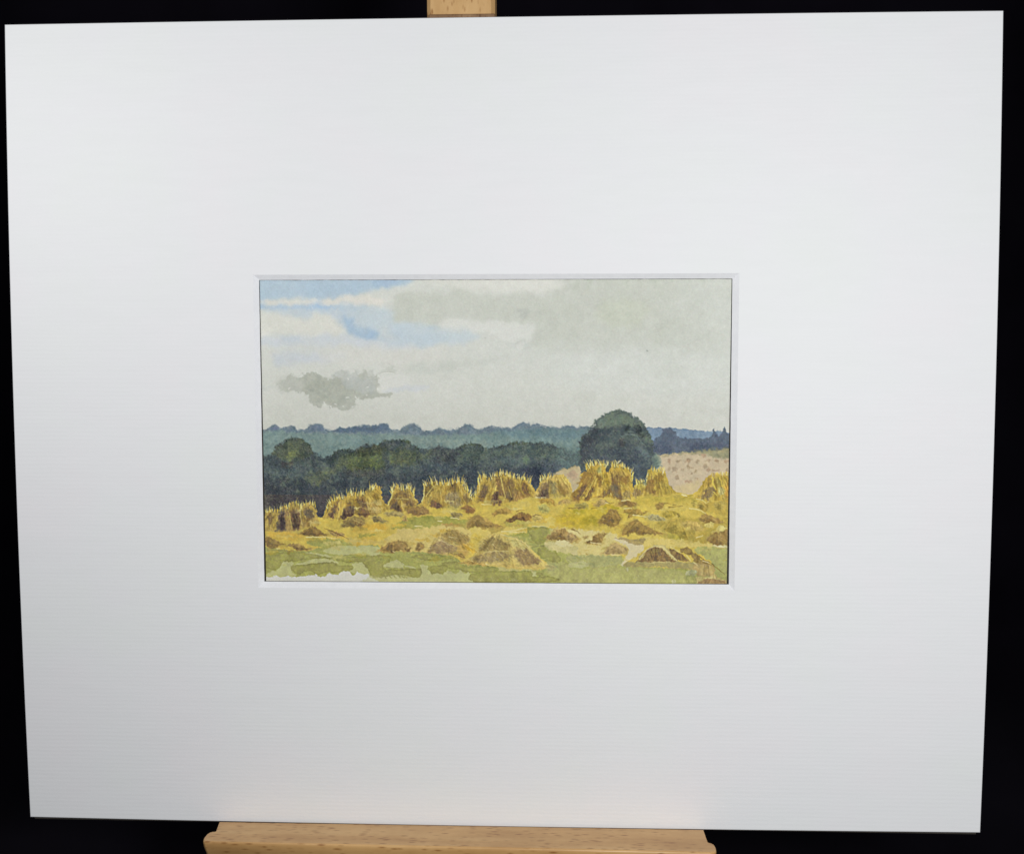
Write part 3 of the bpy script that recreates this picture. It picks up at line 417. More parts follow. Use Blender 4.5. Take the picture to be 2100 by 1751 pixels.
# ---- heaps of straw on the ground ----
B_ = (132, 102, 60)
heaps = (('G1 1165,150 1220,80 1320,35 1430,60 1455,130 1380,170 1280,160 1200,182', (112, 94, 60)), ('G1 635,262 700,210 800,165 870,190 920,240 1005,262 920,282 800,280 700,272', (110, 84, 50)), ('G1 1000,230 1100,238 1200,260 1185,292 1080,282', (142, 112, 74)),
         ('G1 195,335 250,290 330,320 400,378 465,385 370,402 320,442 240,422', (120, 94, 60)), ('G1 480,395 560,370 650,400 720,430 800,438 720,458 640,468 540,425', (128, 102, 66)), ('G1 1545,65 1600,30 1660,70 1745,102 1600,102', (132, 116, 80)),
         ('G1 1625,462 1740,380 1880,340 1970,370 2005,440 1960,482 1900,462 1800,482 1700,472', (136, 106, 66)), ('B2 1635,1062 1740,1010 1800,1020 1890,1096 1780,1112', (126, 86, 48)), ('B2 735,1092 960,1020 1050,1040 1115,1142 980,1162 870,1172', (122, 92, 60)),
         ('B2 1465,1120 1580,1130 1685,1170 1600,1217 1510,1210', (126, 114, 76)), ('B2 375,1132 540,1110 705,1150 650,1192 420,1182', (160, 142, 90)), ('B2 155,1212 210,1180 290,1220 352,1272 220,1282', (128, 112, 74)), ('B2 670,1282 712,1150 762,1272', (166, 138, 84)),
         ('B2 -60,1290 -20,1260 20,1300 0,1350 -100,1360', (110, 84, 56)), ('B3 375,1172 430,1090 550,1060 660,1070 712,1132 560,1140 470,1172', (154, 120, 62)), ('B3 590,1282 720,1200 790,1150 880,1130 1035,1170 1000,1262 900,1272 830,1240 680,1284', (116, 80, 46)),
         ('B3 1055,1202 1130,1160 1235,1222 1150,1272', (188, 164, 96)), ('B3 1155,1010 1280,1000 1350,1070 1300,1132 1180,1102', (168, 166, 92)), ('B3 1155,922 1270,900 1370,910 1422,970 1400,1022 1360,960 1220,952', (150, 114, 50)), ('B3 1445,1002 1520,930 1620,900 1690,950 1540,992', (172, 142, 84)),
         ('B3 -10,1242 60,1190 150,1170 230,1230 260,1290 400,1300 520,1362 300,1372 -10,1342', (142, 110, 62)), ('B3 -60,1040 20,1020 90,1100 30,1130 -60,1130', (124, 84, 50)), ('B4 375,1232 450,1150 550,1138 640,1190 560,1262 420,1284', (166, 140, 86)), ('B4 865,1202 1000,1178 1160,1168 1275,1220 1150,1284 1000,1272 900,1262', (134, 100, 54)),
         ('B4 975,1372 1100,1330 1250,1340 1350,1388 1500,1400 1350,1442 1200,1450 1160,1500 1060,1522 1110,1430 1000,1432', (142, 112, 52)), ('B4 -20,1232 120,1200 240,1250 200,1312 -20,1332', (150, 136, 72)), ('B4 465,1602 520,1480 640,1430 680,1360 760,1350 850,1400 915,1520 880,1622 780,1712 640,1682 480,1642', (124, 94, 54)),
         ('B5 155,1262 200,1210 300,1200 332,1270 230,1352 170,1332', (138, 106, 54)), ('B5 295,1442 350,1390 570,1388 575,1480 470,1542 330,1502', (168, 146, 56)), ('B5 598,1472 630,1440 655,1480 630,1512', (132, 112, 44)), ('B5 1030,1232 1100,1200 1255,1270 1200,1402 1090,1342 1025,1272', (166, 140, 62)),
         ('B5 875,1252 960,1170 1040,1220 1000,1272', (176, 154, 66)), ('B5 1375,1202 1560,1180 1605,1280 1500,1372 1380,1292', (166, 144, 68)), ('G3 638,272 640,200 720,110 800,80 870,120 980,180 1060,220 1132,240 1060,252 930,252 800,230 720,232', (128, 98, 54)),
         ('G3 1055,162 1130,110 1300,80 1330,130 1380,170 1500,210 1480,300 1370,332 1350,260 1200,212', (164, 142, 62)), ('G3 1340,120 1420,90 1560,120 1600,200 1480,210 1400,180', (182, 154, 84)), ('G3 1640,322 1700,250 1900,200 1900,372 1740,392 1690,352', (140, 110, 66)), ('G3 1560,72 1590,20 1680,30 1832,100 1780,112 1600,112', (142, 110, 62)),
         ('G3 915,32 1000,8 1145,70 1080,92 960,82', (166, 162, 118)), ('G2 718,172 760,90 880,30 940,90 1020,130 1165,150 1130,172 980,182 830,160 760,182', (138, 108, 62)), ('G2 1715,302 1800,230 1880,195 1960,210 2010,260 2100,290 2100,342 2000,352 1900,330 1780,332', (136, 106, 66)),
         ('G3 -40,225 0,232 80,262 60,300 0,352 -40,340', (152, 126, 90)), ('G3 195,332 270,332 280,280 340,240 435,240 400,290 390,352 320,367 200,352', (126, 96, 56)), ('G3 150,280 180,262 222,280 200,300 160,300', (150, 128, 86)), ('G3 395,482 460,400 550,350 640,400 695,440 650,482 500,482', (162, 136, 94)),
         ('G2 95,402 150,360 192,400 170,452 100,462', (136, 108, 70)), ('G2 -40,440 -10,430 20,450 0,475 -30,480', (110, 84, 56)))
for s_, c_, a_, so_ in (('G3 -200,180 100,190 450,225 600,290 720,330 700,470 560,500 200,502 -60,480 -300,400', (216, 200, 142), .75, 6), ('G3 860,290 1200,300 1500,340 1880,380 1880,410 1300,400 900,390', (218, 196, 120), .7, 5),
                   ('G3 620,120 700,60 900,70 1060,150 1180,260 1060,300 700,260', (216, 190, 92), .7, 6), ('G2 1480,90 1800,90 1800,160 1500,160', (210, 190, 110), .6, 5), ('G2 760,180 1150,170 1450,200 1300,260 900,280', (214, 190, 108), .6, 6),
                   ('B4 900,1290 1300,1290 1600,1400 1700,1560 1300,1560 950,1500', (212, 186, 84), .6, 6), ('G1 1250,340 1800,330 1900,380 1700,400 1300,390', (208, 182, 108), .6, 6), ('B3 300,1020 700,1010 760,1100 300,1110', (204, 178, 84), .5, 6)):
    wash(s_, c_, a_, so_, 3, 5, gran=.1, cl=.2)
for i in range(150):   # loose, half-dried touches over the stubble
    x = rng.uniform(0, CW); y = rng.uniform(440, 575)
    if C[int(y), int(x), 0]-C[int(y), int(x), 2] < 60: continue
    a_, b_ = rng.uniform(6, 26), rng.uniform(2, 6)
    p_ = np.array([(x+a_*math.cos(t_)*rng.uniform(.6, 1.1), y+b_*math.sin(t_)*rng.uniform(.5, 1.2)) for t_ in np.linspace(0, 6.28, 8)[:-1]])
    wash(p_, jit([(188, 158, 74), (216, 198, 126), (176, 156, 78), (202, 164, 66), (196, 178, 104), (164, 136, 72)][rng.integers(6)], 4), rng.uniform(.25, .6), rng.uniform(1.5, 5), 2.5, 5, gran=.2, cl=.3)
for s_, c_ in heaps:
    c_ = np.array(c_, float)*.78+np.array((190, 164, 98))*.22; p_ = P(s_); ce = p_.mean(0); sz = np.ptp(p_, 0)
    wash(ce+(p_-ce)*1.18+(0, 1), (c_+np.array((206, 178, 92)))/2, .55, 5, 3, 5, gran=.2)
    wash(s_, c_*1.08, .80, 3.0, 1.5, 5, edge=.04, gran=.2, cl=.14, sm=2)
    wash(ce+(p_-ce)*.62+sz*(-.08, .12), c_*.82, .6, 4, 3, 5, gran=.3, cl=.3)
    wash(ce+(p_-ce)*.4+sz*(.14, -.12), c_*1.25, .4, 4, 3, 5, gran=.3)
    fan(s_, .06, 2.2, .35)
    straw(s_, 12, 6, 20, 50, [c_*.72, c_*1.3, c_*1.1], .55, 1.2)
    straw(ce+(p_-ce)*1.15, 5, 7, 10, 50, [(214, 192, 116), (196, 164, 84)], .6, 1.2)
for i in range(9): stroke('G1 %d,%d %d,%d' % (950+i*22, 190+i*9, 1060+i*24, 225+i*12), 1.1, .8, (122, 92, 54), .6)
# two pale mounds
wash('G2 640,632 780,560 860,440 880,335 1000,262 1130,262 1400,332 1520,432 1640,562 1745,652 1700,684 1330,680 960,648', (212, 188, 112), .8, 9, 3, 5, sm=2, cl=.1)
for s_, c_, a_ in (('G2 415,272 500,230 580,218 700,260 755,312 720,372 600,382 480,352', (150, 124, 74), .85), ('G2 275,452 340,370 420,330 500,390 595,420 580,492 450,502 290,492', (150, 126, 92), .85), ('G2 610,400 700,380 760,440 700,560 620,520', (190, 152, 84), .7), ('G2 875,442 960,340 1060,298 1180,350 1265,410 1200,462 1000,462 900,472', (150, 128, 80), .85),
                   ('G2 805,572 900,510 1100,478 1255,500 1235,572 1050,602 830,612', (158, 136, 94), .85), ('G2 1325,482 1400,440 1520,490 1560,540 1645,582 1540,652 1420,642 1340,562', (142, 116, 82), .85), ('G2 700,400 820,452 790,480 740,450', (216, 172, 60), .7), ('G2 640,620 780,600 960,630 900,645', (190, 154, 84), .6),
                   ('G2 1100,602 1330,640 1700,660 1690,686 1330,680 1110,650', (200, 170, 96), .55), ('G2 1740,650 1860,640 1840,700 1740,720', (172, 162, 110), .6), ('G2 1250,330 1420,350 1500,430 1330,420', (200, 188, 118), .6), ('G2 600,510 640,500 680,530 640,545 610,535', (160, 130, 74), .6)):
    q_ = P(s_); wash(q_.mean(0)+(q_-q_.mean(0))*1.15, np.array(c_)*.6+np.array((205, 182, 116))*.4, a_*.6, 10, 3, 5, gran=.2)
    wash(s_, c_, a_*.85, 7, 3, 5, gran=.25, cl=.15, sm=2); straw(q_.mean(0)+(q_-q_.mean(0))*1.2, 34, 12, 20, 25, [np.array(c_)*.85, np.array(c_)*1.15, np.array(c_)*.75], .5, 1.2)
fan('G2 640,632 780,560 860,440 880,335 1000,262 1130,262 1400,332 1520,432 1640,562 1745,652 1700,684 1330,680 960,648', .07, 2.6, .3); fan('G2 200,500 260,380 400,200 600,180 780,280 740,420 600,520', .07, 2.6, .3)
wash('G2 1845,330 1990,360 2055,402 1850,402', (216, 206, 152), .8, 3, 2, 5)
straw('G2 -40,180 300,140 600,170 820,260 1000,270 1400,340 1600,540 1300,660 700,600 300,500', 150, 9, 28, 35, YF+[(186, 152, 82)], .45, 1.2)
for s_ in ('G2 960,482 1100,470 1240,470', 'G2 370,335 470,365', 'G2 500,290 600,310', 'G2 1150,265 1300,300 1450,370 1500,425', 'G2 1400,440 1440,475'): stroke(s_, 1.4, .9, (220, 204, 146), .7)
# right-hand pile
wash('G3 520,312 600,290 700,335 850,372 900,400 830,480 640,606 610,612 700,480 690,400 600,350', (214, 202, 164), .85, 3, 2, 5)
wash('G3 525,305 620,288 760,320 880,298 905,330 840,385 760,372 680,340 600,310', (168, 146, 96), .85, 2, 1.5, 5)
wash('G3 640,604 780,578 1480,585 1505,672 1100,642 700,642', (158, 148, 102), .8, 4, 2, 5)
for s_, c_ in (('G3 800,560 880,470 1000,385 1150,385 1230,500 1290,575 1000,590', (196, 178, 118)), ('G3 775,582 880,532 920,442 1020,400 1120,432 1200,522 1275,572 1150,572 1000,577 860,584', (134, 106, 70)), ('G3 930,470 1000,420 1080,440 1000,500', (150, 128, 76)), ('G3 1185,412 1330,482 1420,562 1455,577 1290,562 1210,472', (144, 116, 78)),
               ('G3 1325,442 1400,400 1500,482 1580,552 1705,612 1640,627 1500,592 1440,502 1340,472', (150, 124, 76)), ('G3 1480,602 1725,622 1700,752 1520,742', (182, 156, 102)), ('G3 1495,752 1640,772 1720,712 1760,762 1900,820 1900,900 1520,850', (200, 180, 120)), ('G3 1550,812 1700,780 1880,832 1880,900 1560,870', (168, 136, 92)),
               ('G3 1385,692 1460,670 1525,700 1490,742 1400,742', (186, 190, 142)), ('G3 1610,152 1650,110 1720,120 1712,182', (218, 198, 116)), ('G3 1745,182 1800,150 1875,170 1850,202 1780,212', (220, 202, 124)), ('G3 1380,180 1440,150 1445,190 1400,195', (220, 196, 104)), ('G3 1700,385 1880,385 1880,410 1720,400', (222, 214, 160)),
               ('G3 1390,740 1500,745 1510,840 1400,840', (166, 162, 96)), ('G3 1215,800 1260,790 1270,830 1230,840', (196, 200, 140)), ('G3 670,650 705,645 700,700 680,700', (196, 200, 146))):
    wash(s_, c_, .88, 2.6, 1.6, 5, edge=.05, gran=.2, cl=.12, sm=2); fan(s_, .07, 2.2, .4)
straw('G3 850,570 920,450 1020,405 1120,440 1260,570', 34, 8, -90, 50, [(84, 60, 42), (150, 126, 80), (96, 72, 50)], .7, 1.3)
for s_ in ('G3 830,550 900,450 1010,392 1110,412', 'G3 1130,410 1200,490 1280,560', 'G3 1200,400 1330,470', 'G3 1400,505 1450,570', 'G3 640,604 780,500 850,420', 'G3 1590,570 1680,590', 'G3 1480,590 1530,625'): stroke(s_, 1.8, 1.1, (222, 206, 150), .75)
for s_ in ('G3 1500,480 1600,550 1720,610', 'G3 1700,600 1790,680 1860,730', 'G3 20,195 80,215 130,245', 'G2 2040,195 2100,230', 'B3 780,1112 840,1086 922,1092', 'B3 1060,1190 1130,1160 1190,1180', 'B5 330,1222 400,1215 470,1242', 'B5 510,1252 590,1250', 'B5 420,1308 600,1290 715,1275', 'B4 310,1328 420,1310', 'B3 1660,1055 1850,1050 1900,1045', 'B4 600,1190 700,1220 780,1195'):
    stroke(s_, 1.8, .9, (124, 96, 52), .7)
for s_ in ('G2 80,162 160,165', 'G2 370,98 410,100', 'G2 1160,230 1300,215 1470,180', 'G2 1540,160 1700,166 1750,172', 'G2 1250,235 1460,232', 'G2 960,632 1000,645', 'B2 1260,1275 1330,1272', 'B2 880,1358 1000,1355', 'B3 200,985 370,995', 'B3 1100,878 1280,876', 'B4 930,1170 1050,1150 1120,1160', 'B4 980,1328 1150,1310', 'B2 1480,1215 1620,1232', 'B4 600,1210 670,1222',
           'G3 250,350 380,365', 'G3 500,490 600,500', 'G1 720,300 950,296 1150,320', 'G1 350,440 390,435', 'G1 1810,470 1835,482', 'G3 1520,290 1590,265', 'B4 1180,1465 1300,1480 1450,1500', 'B5 850,1330 1000,1340 1100,1380 1200,1440'):
    stroke(s_, 1.8, 1, (228, 214, 158), .8)
gm = ((YY > 430) & (C[..., 0]-C[..., 2] > 45))
for i in range(420):   # stray straw touches over the yellow ground
    x = rng.random()*CW; y = 440+rng.random()*150
    if gm[int(y), int(x)]:
        q = np.array([x, y]); a = rng.normal(.1, .3); e = np.array([math.cos(a), math.sin(a)])*rng.uniform(1.5, 5)
        stroke([q-e, q+e], 1.3, .7, jit(rng.choice([(180, 148, 66), (226, 204, 122), (168, 150, 70), (196, 160, 60)]), 7), .4)
C += (GR1*2.2+GR*1.6)[..., None]+CL[..., None]*np.array((2, 1.6, .5))*(YY > 380)[..., None]
# pigment pooling, small wander of every edge, and the dulling of the paper
C = sample(C, XX+NW[5][0]*.6+NW[10][0]*.7, YY+NW[5][1]*.6+NW[10][1]*.7)
mot = fbm(14, 4, .75); mot2 = fbm(7, 3, .8)
k = np.clip((195-C.mean(2))/60, 0, 1)
C *= (1+mot*(.012+.055*k)+mot2*(.004+.05*k))[..., None]
C += (mot2*k)[..., None]*np.array((3, 0, -3))
g_ = np.clip((C[..., 1]-C[..., 0])/6, 0, 1)*(YY > 440); C += g_[..., None]*np.array((6, 0, -3)); y_ = np.clip((C[..., 0]-C[..., 2]-55)/30, 0, 1)*(YY > 370)*(C.mean(2) > 105); C += (y_*np.clip((C[..., 0]-C[..., 1]-8)/10, 0, 1))[..., None]*np.array((0, 3, 0)); l2 = C.mean(2, keepdims=True); C = C+(l2-C)*(g_*.16)[..., None]; C += (g_*3)[..., None]*np.array((2, .3, 0))
fk = np.clip((120-C.mean(2))/40, 0, 1)*(YY > 230)*(YY < 480)      # dry-brush sparkle in the woods
C += (fk*np.clip(mot*1.2+.2, 0, 2))[..., None]*np.array((13, 13, 2))
C += (fk*(np.clip(GR*mot2, -1, 1.5)*14+9+7*CL))[..., None]*np.array((.95, 1, .88))
lum = (C@np.array((.3, .6, .1)))[..., None]; C = lum+(C-lum)*np.where(lum < 110, .78, .93)
wk = np.clip((YY-270)/60, .35, 1)[..., None]
C = C+(C-blur(C, 4))*.75*wk+(C-blur(C, 18))*.28*wk        # pigment settles: crisper strokes
C += (blur(rng.normal(0, 1, (CH, CW, 1)), 1)*5.5+blur(rng.normal(0, 1, (CH, CW, 3)), 2)*3)*np.where(lum < 125, 1.5, .8)
C += (np.clip((300-YY)/80, 0, 1)*4)[..., None]
C = np.clip(C, 18, 242)
# ---- end of the painting ----
PIG = 1.05
WORLD = .12
LAMPS = [('lamp_left', (-305, -165, -275), 1.46, .035, (1, .995, .985)), ('lamp_right', (205, -70, -655), 14.9, .06, (.995, 1, .99))]
# ================= scene =================
sc = bpy.context.scene; col = sc.collection
LEAN = math.radians(14); HB = 210.456; ZB = 0.150
Xv = Vector((1, 0, 0)); Uv = Vector((0, math.sin(LEAN), math.cos(LEAN))); Nv = Vector((0, math.cos(LEAN), -math.sin(LEAN)))
BASE = Vector((0, 0, ZB))
def bw(x, y, z):
    """board millimetres (x right, y down from the centre, z away from the viewer) -> world"""
    return BASE+(Xv*x+Uv*(HB-y)+Nv*z)/1000
def empty(name, loc):
    o = bpy.data.objects.new(name, None); col.objects.link(o); o.location = loc; o.empty_display_size = .05; return o
def mesh(name, verts, faces, m, parent=None, smooth=False, bevel=0, seg=2, sharp_only=True):
    """verts in world metres; one mesh object, kept relative to its parent's place"""
    off = parent_world(parent)
    bm = bmesh.new(); vs = [bm.verts.new(Vector(v)-off) for v in verts]
    for f in faces:
        try: bm.faces.new([vs[i] for i in f])
        except ValueError: pass
    bmesh.ops.recalc_face_normals(bm, faces=bm.faces)
    if bevel:
        es = [e for e in bm.edges if len(e.link_faces) == 2 and e.calc_face_angle() > .5]
        bmesh.ops.bevel(bm, geom=es, offset=bevel, segments=seg, profile=.5, affect='EDGES', clamp_overlap=True)
    me = bpy.data.meshes.new(name); bm.to_mesh(me); bm.free()
    o = bpy.data.objects.new(name, me); col.objects.link(o); o.parent = parent
    if m: me.materials.append(m)
    if smooth:
        for p in me.polygons: p.use_smooth = True
    return o
def parent_world(p):
    v = Vector((0, 0, 0))
    while p: v += Vector(p.location); p = p.parent
    return v
def prism(pts, z0, z1, axis):
    """outline in board mm extruded; axis 'y': pts are (x,z) between y=z0..z1, axis 'z': pts are (x,y), axis 'x': pts are (y,z)"""
    n = len(pts); f = {'y': lambda p, t: bw(p[0], t, p[1]), 'z': lambda p, t: bw(p[0], p[1], t), 'x': lambda p, t: bw(t, p[0], p[1])}[axis]
    v = [f(p, z0) for p in pts]+[f(p, z1) for p in pts]
    fs = [list(range(n)), list(range(2*n-1, n-1, -1))]+[[i, (i+1) % n, (i+1) % n+n, i+n] for i in range(n)]
    return v, fs
# ---- materials ----
def mat(name):
    m = bpy.data.materials.new(name); m.use_nodes = True; nt = m.node_tree
    return m, nt, nt.nodes['Principled BSDF'], nt.nodes, nt.links
def noise(nt, vec, scale, detail=4, rough=.6):
    n = nt.nodes.new('ShaderNodeTexNoise'); n.inputs['Scale'].default_value = scale; n.inputs['Detail'].default_value = detail; n.inputs['Roughness'].default_value = rough
    nt.links.new(vec, n.inputs['Vector']); return n.outputs['Fac']
def ramp(nt, fac, stops):
    r = nt.nodes.new('ShaderNodeValToRGB'); nt.links.new(fac, r.inputs['Fac']); e = r.color_ramp.elements
    while len(e) < len(stops): e.new(.5)
    for q, (p, c) in zip(e, stops): q.position = p; q.color = (*c, 1)
    return r.outputs['Color']
def mapping(nt, scale, rot=(0, 0, 0)):
    t = nt.nodes.new('ShaderNodeTexCoord'); m = nt.nodes.new('ShaderNodeMapping')
    m.inputs['Scale'].default_value = scale; m.inputs['Rotation'].default_value = rot
    nt.links.new(t.outputs['Object'], m.inputs['Vector']); return m.outputs['Vector']
def mix(nt, fac, a, b, mode='MIX'):
    n = nt.nodes.new('ShaderNodeMix'); n.data_type = 'RGBA'; n.blend_type = mode
    for s, v in ((0, fac), (6, a), (7, b)):
        if hasattr(v, 'links') or hasattr(v, 'is_linked'): nt.links.new(v, n.inputs[s])
        elif s == 0: n.inputs[0].default_value = v
        else: n.inputs[s].default_value = (*v, 1)
    return n.outputs[2]
def bump(nt, b, h, strength, dist):
    n = nt.nodes.new('ShaderNodeBump'); n.inputs['Strength'].default_value = strength; n.inputs['Distance'].default_value = dist
    nt.links.new(h, n.inputs['Height']); nt.links.new(n.outputs[0], b.inputs['Normal']); return n
def add(nt, a, b, ka=1.0, kb=1.0):
    n = nt.nodes.new('ShaderNodeMath'); n.operation = 'MULTIPLY_ADD'; nt.links.new(a, n.inputs[0]); n.inputs[1].default_value = ka
    k = nt.nodes.new('ShaderNodeMath'); k.operation = 'MULTIPLY'; nt.links.new(b, k.inputs[0]); k.inputs[1].default_value = kb
    nt.links.new(k.outputs[0], n.inputs[2]); return n.outputs[0]
# ribbed white mount board
M_board, nt, b, N, L = mat('ribbed_white_board')
v0 = mapping(nt, (1, 1, 1))
b.inputs['Base Color'].default_value = (.77, .79, .80, 1); b.inputs['Roughness'].default_value = .62; b.inputs['Specular IOR Level'].default_value = .35
w = N.new('ShaderNodeTexWave'); w.wave_type = 'BANDS'; w.bands_direction = 'Z'; w.inputs['Scale'].default_value = 150; w.inputs['Distortion'].default_value = 1.2
w.inputs['Detail'].default_value = 2; w.inputs['Detail Scale'].default_value = .3; L.new(v0, w.inputs['Vector'])
brk = noise(nt, mapping(nt, (40, 40, 240)), 1.0, 3); fib = noise(nt, mapping(nt, (1, 1, 1.6)), 900, 3)
gt = N.new('ShaderNodeMath'); gt.operation = 'MULTIPLY'; L.new(w.outputs['Fac'], gt.inputs[0]); L.new(noise(nt, mapping(nt, (30, 30, 60)), 1.0, 3), gt.inputs[1])
h = add(nt, add(nt, gt.outputs[0], brk, .5, 1.3), fib, 1, .6)
bump(nt, b, h, .19, .0003)
tone = noise(nt, v0, 16, 4); fc = ramp(nt, tone, [(.3, (.785, .80, .795)), (.5, (.79, .795, .805)), (.7, (.80, .79, .805))])
rb = ramp(nt, add(nt, brk, fib, .6, .4), [(.3, (.975, .975, .975)), (.7, (1, 1, 1))])
L.new(mix(nt, 1.0, fc, rb, 'MULTIPLY'), b.inputs['Base Color'])
# the cut core of the board
M_core, nt, b, N, L = mat('white_board_core'); v0 = mapping(nt, (1, 1, 1))
L.new(ramp(nt, noise(nt, v0, 300, 3), [(.3, (.76, .765, .79)), (.7, (.81, .815, .835))]), b.inputs['Base Color']); b.inputs['Roughness'].default_value = .8
bump(nt, b, noise(nt, v0, 900, 3), .2, .0002)
# backing card, coloured dark to stand for the shade round the sheet
M_back, nt, b, N, L = mat('edge_shade_card'); v0 = mapping(nt, (1, 1, 1))
L.new(ramp(nt, noise(nt, v0, 120, 3), [(.3, (.022, .018, .013)), (.7, (.04, .034, .026))]), b.inputs['Base Color']); b.inputs['Roughness'].default_value = .85
# watercolour paint, colours carried by the sheet itself
M_paint, nt, b, N, L = mat('watercolour_on_paper'); v0 = mapping(nt, (1, 1, 1))
at = N.new('ShaderNodeAttribute'); at.attribute_name = 'pigment'; at.attribute_type = 'GEOMETRY'
gr = ramp(nt, noise(nt, v0, 1400, 4, .7), [(.3, (.93, .93, .93)), (.7, (1.0, 1.0, 1.0))])
L.new(mix(nt, 1.0, at.outputs['Color'], gr, 'MULTIPLY'), b.inputs['Base Color']); b.inputs['Roughness'].default_value = .85; b.inputs['Specular IOR Level'].default_value = .15
bump(nt, b, noise(nt, v0, 1000, 4), .3, .0002)
# beech
def beech(name, grain, cols):
    m, nt, b, N, L = mat(name)
    along_ = {'x': (1, 9, 9), 'z': (9, 9, 1)}[grain]
    g1 = noise(nt, mapping(nt, tuple(k*14 for k in along_)), 1.0, 5, .65)
    g2 = noise(nt, mapping(nt, tuple(k*3 for k in along_)), 1.0, 3)
    c = ramp(nt, add(nt, g1, g2, .55, .45), [(.28, cols[0]), (.5, cols[1]), (.72, cols[2])])
    fl = N.new('ShaderNodeTexVoronoi'); L.new(mapping(nt, tuple({1: 130, 9: 520}[k] for k in along_)), fl.inputs['Vector']); fl.inputs['Scale'].default_value = 1
    fk = ramp(nt, fl.outputs['Distance'], [(.12, (1, 1, 1)), (.36, (0, 0, 0))])
    gate = ramp(nt, noise(nt, mapping(nt, (110, 110, 110)), 1.0, 2), [(.36, (0, 0, 0)), (.50, (1, 1, 1))])
    fm = mix(nt, 1.0, fk, gate, 'MULTIPLY'); sp = N.new('ShaderNodeSeparateColor'); L.new(fm, sp.inputs[0])
    c2 = mix(nt, sp.outputs[0], c, mix(nt, 1.0, c, (.58, .46, .36), 'MULTIPLY'))
    wear = ramp(nt, noise(nt, mapping(nt, (26, 26, 26)), 1.0, 5, .7), [(.35, (.86, .82, .78)), (.6, (1, 1, 1))])
    L.new(mix(nt, 1.0, c2, wear, 'MULTIPLY'), b.inputs['Base Color'])
    b.inputs['Roughness'].default_value = .42; b.inputs['Specular IOR Level'].default_value = .4
    b.inputs['Coat Weight'].default_value = .12; b.inputs['Coat Roughness'].default_value = .3
    bump(nt, b, g1, .25, .0004); return m
BC = [(.42, .215, .07), (.60, .355, .14), (.70, .46, .205)]
M_beech = beech('varnished_beech_across', 'x', BC); M_mast = beech('varnished_beech_upright', 'z', [(.42, .225, .08), (.56, .34, .14), (.66, .43, .20)])
M_strip = beech('dark_strip_beech', 'z', [(.10, .055, .028), (.20, .11, .055), (.34, .21, .11)])  # beech tones darkened for the added strip
M_brass, nt, b, N, L = mat('brass'); b.inputs['Metallic'].default_value = 1; b.inputs['Roughness'].default_value = .35; L.new(ramp(nt, noise(nt, mapping(nt, (1, 1, 1)), 200), [(.3, (.5, .38, .16)), (.7, (.7, .54, .26))]), b.inputs['Base Color'])
# black cloth
M_black, nt, b, N, L = mat('black_velvet'); v0 = mapping(nt, (1, 1, 1))
L.new(ramp(nt, noise(nt, v0, 3, 5), [(.35, (.0022, .0016, .0034)), (.65, (.0070, .0058, .0095))]), b.inputs['Base Color']); b.inputs['Roughness'].default_value = 1; b.inputs['Specular IOR Level'].default_value = .05
b.inputs['Sheen Weight'].default_value = .012; b.inputs['Sheen Roughness'].default_value = .5
bump(nt, b, noise(nt, v0, 900, 2), .2, .0006)

# ---- matted watercolour ----
art = empty('matted_watercolour', BASE+Nv*.001)
art['label'] = 'small landscape watercolour of golden corn stooks in a wide white mount'; art['category'] = 'painting'
def side(a, b_, bow, n=40):
    a = np.array(a, float); b_ = np.array(b_, float); e = b_-a; nn = np.array([e[1], -e[0]])/np.hypot(*e)
    return [tuple(a+e*t+nn*bow*4*t*(1-t)) for t in np.arange(n)/n]
HW = 254.0
oc = [(-HW, -HB), (HW, -HB), (HW, HB), (-HW, HB)]; bows = (.45, 1.55, .95, 1.95)
outer = sum((side(oc[i], oc[(i+1) % 4], bows[i]) for i in range(4)), [])
bo = [(-126.4, -81.4), (125.0, -81.2), (124.5, 82.9), (-126.4, 83.4)]; bi = [(-123.95, -78.85), (121.85, -78.65), (121.9, 80.3), (-123.85, 80.55)]
TH = 1.95
def recede(p, z0, z1, k=(33.9, -44.1)): return tuple(k[i]+(p[i]-k[i])*(590.5+z1)/(590.5+z0) for i in (0, 1))
bi = [recede(p, 2.6, TH) for p in bi]
inner = sum((side(bo[i], bo[(i+1) % 4], 0) for i in range(4)), [])
n = len(outer)
v = [bw(x, y, .25) for x, y in outer]+[bw(x*.9988, y*.9985, 0) for x, y in outer]+[bw(x, y, 0) for x, y in inner]+[bw(x, y, TH) for x, y in outer]
f = []
for i in range(n):
    j = (i+1) % n; f += [[i, j, n+j, n+i], [n+i, n+j, 2*n+j, 2*n+i], [i, j, 3*n+j, 3*n+i]]
inb = sum((side(bi[i], bi[(i+1) % 4], 0) for i in range(4)), [])
v += [bw(x, y, TH) for x, y in inb]
for i in range(n): j = (i+1) % n; f.append([3*n+i, 3*n+j, 4*n+j, 4*n+i])
mount = mesh('mount_board', v, f, M_board, art)
rv = np.random.default_rng(3)
cut = [(x+rv.normal(0, .03), y+rv.normal(0, .03)) for x, y in inb]
v = [bw(x, y, .004) for x, y in inner]+[bw(x, y, TH-.05) for x, y in cut]+[bw(x, y, TH+.1) for x, y in cut]
f = []
for i in range(n): j = (i+1) % n; f += [[i, j, n+j, n+i], [n+i, n+j, 2*n+j, 2*n+i]]
mesh('window_bevel', v, f, M_core, mount)
v, f = prism([(-253, -209.5), (253, -209.5), (253, HB+2.3), (-253, HB+2.3)], 2.95, 5.4, 'z'); mesh('backing_board', v, f, M_back, art, bevel=.0002, seg=1)
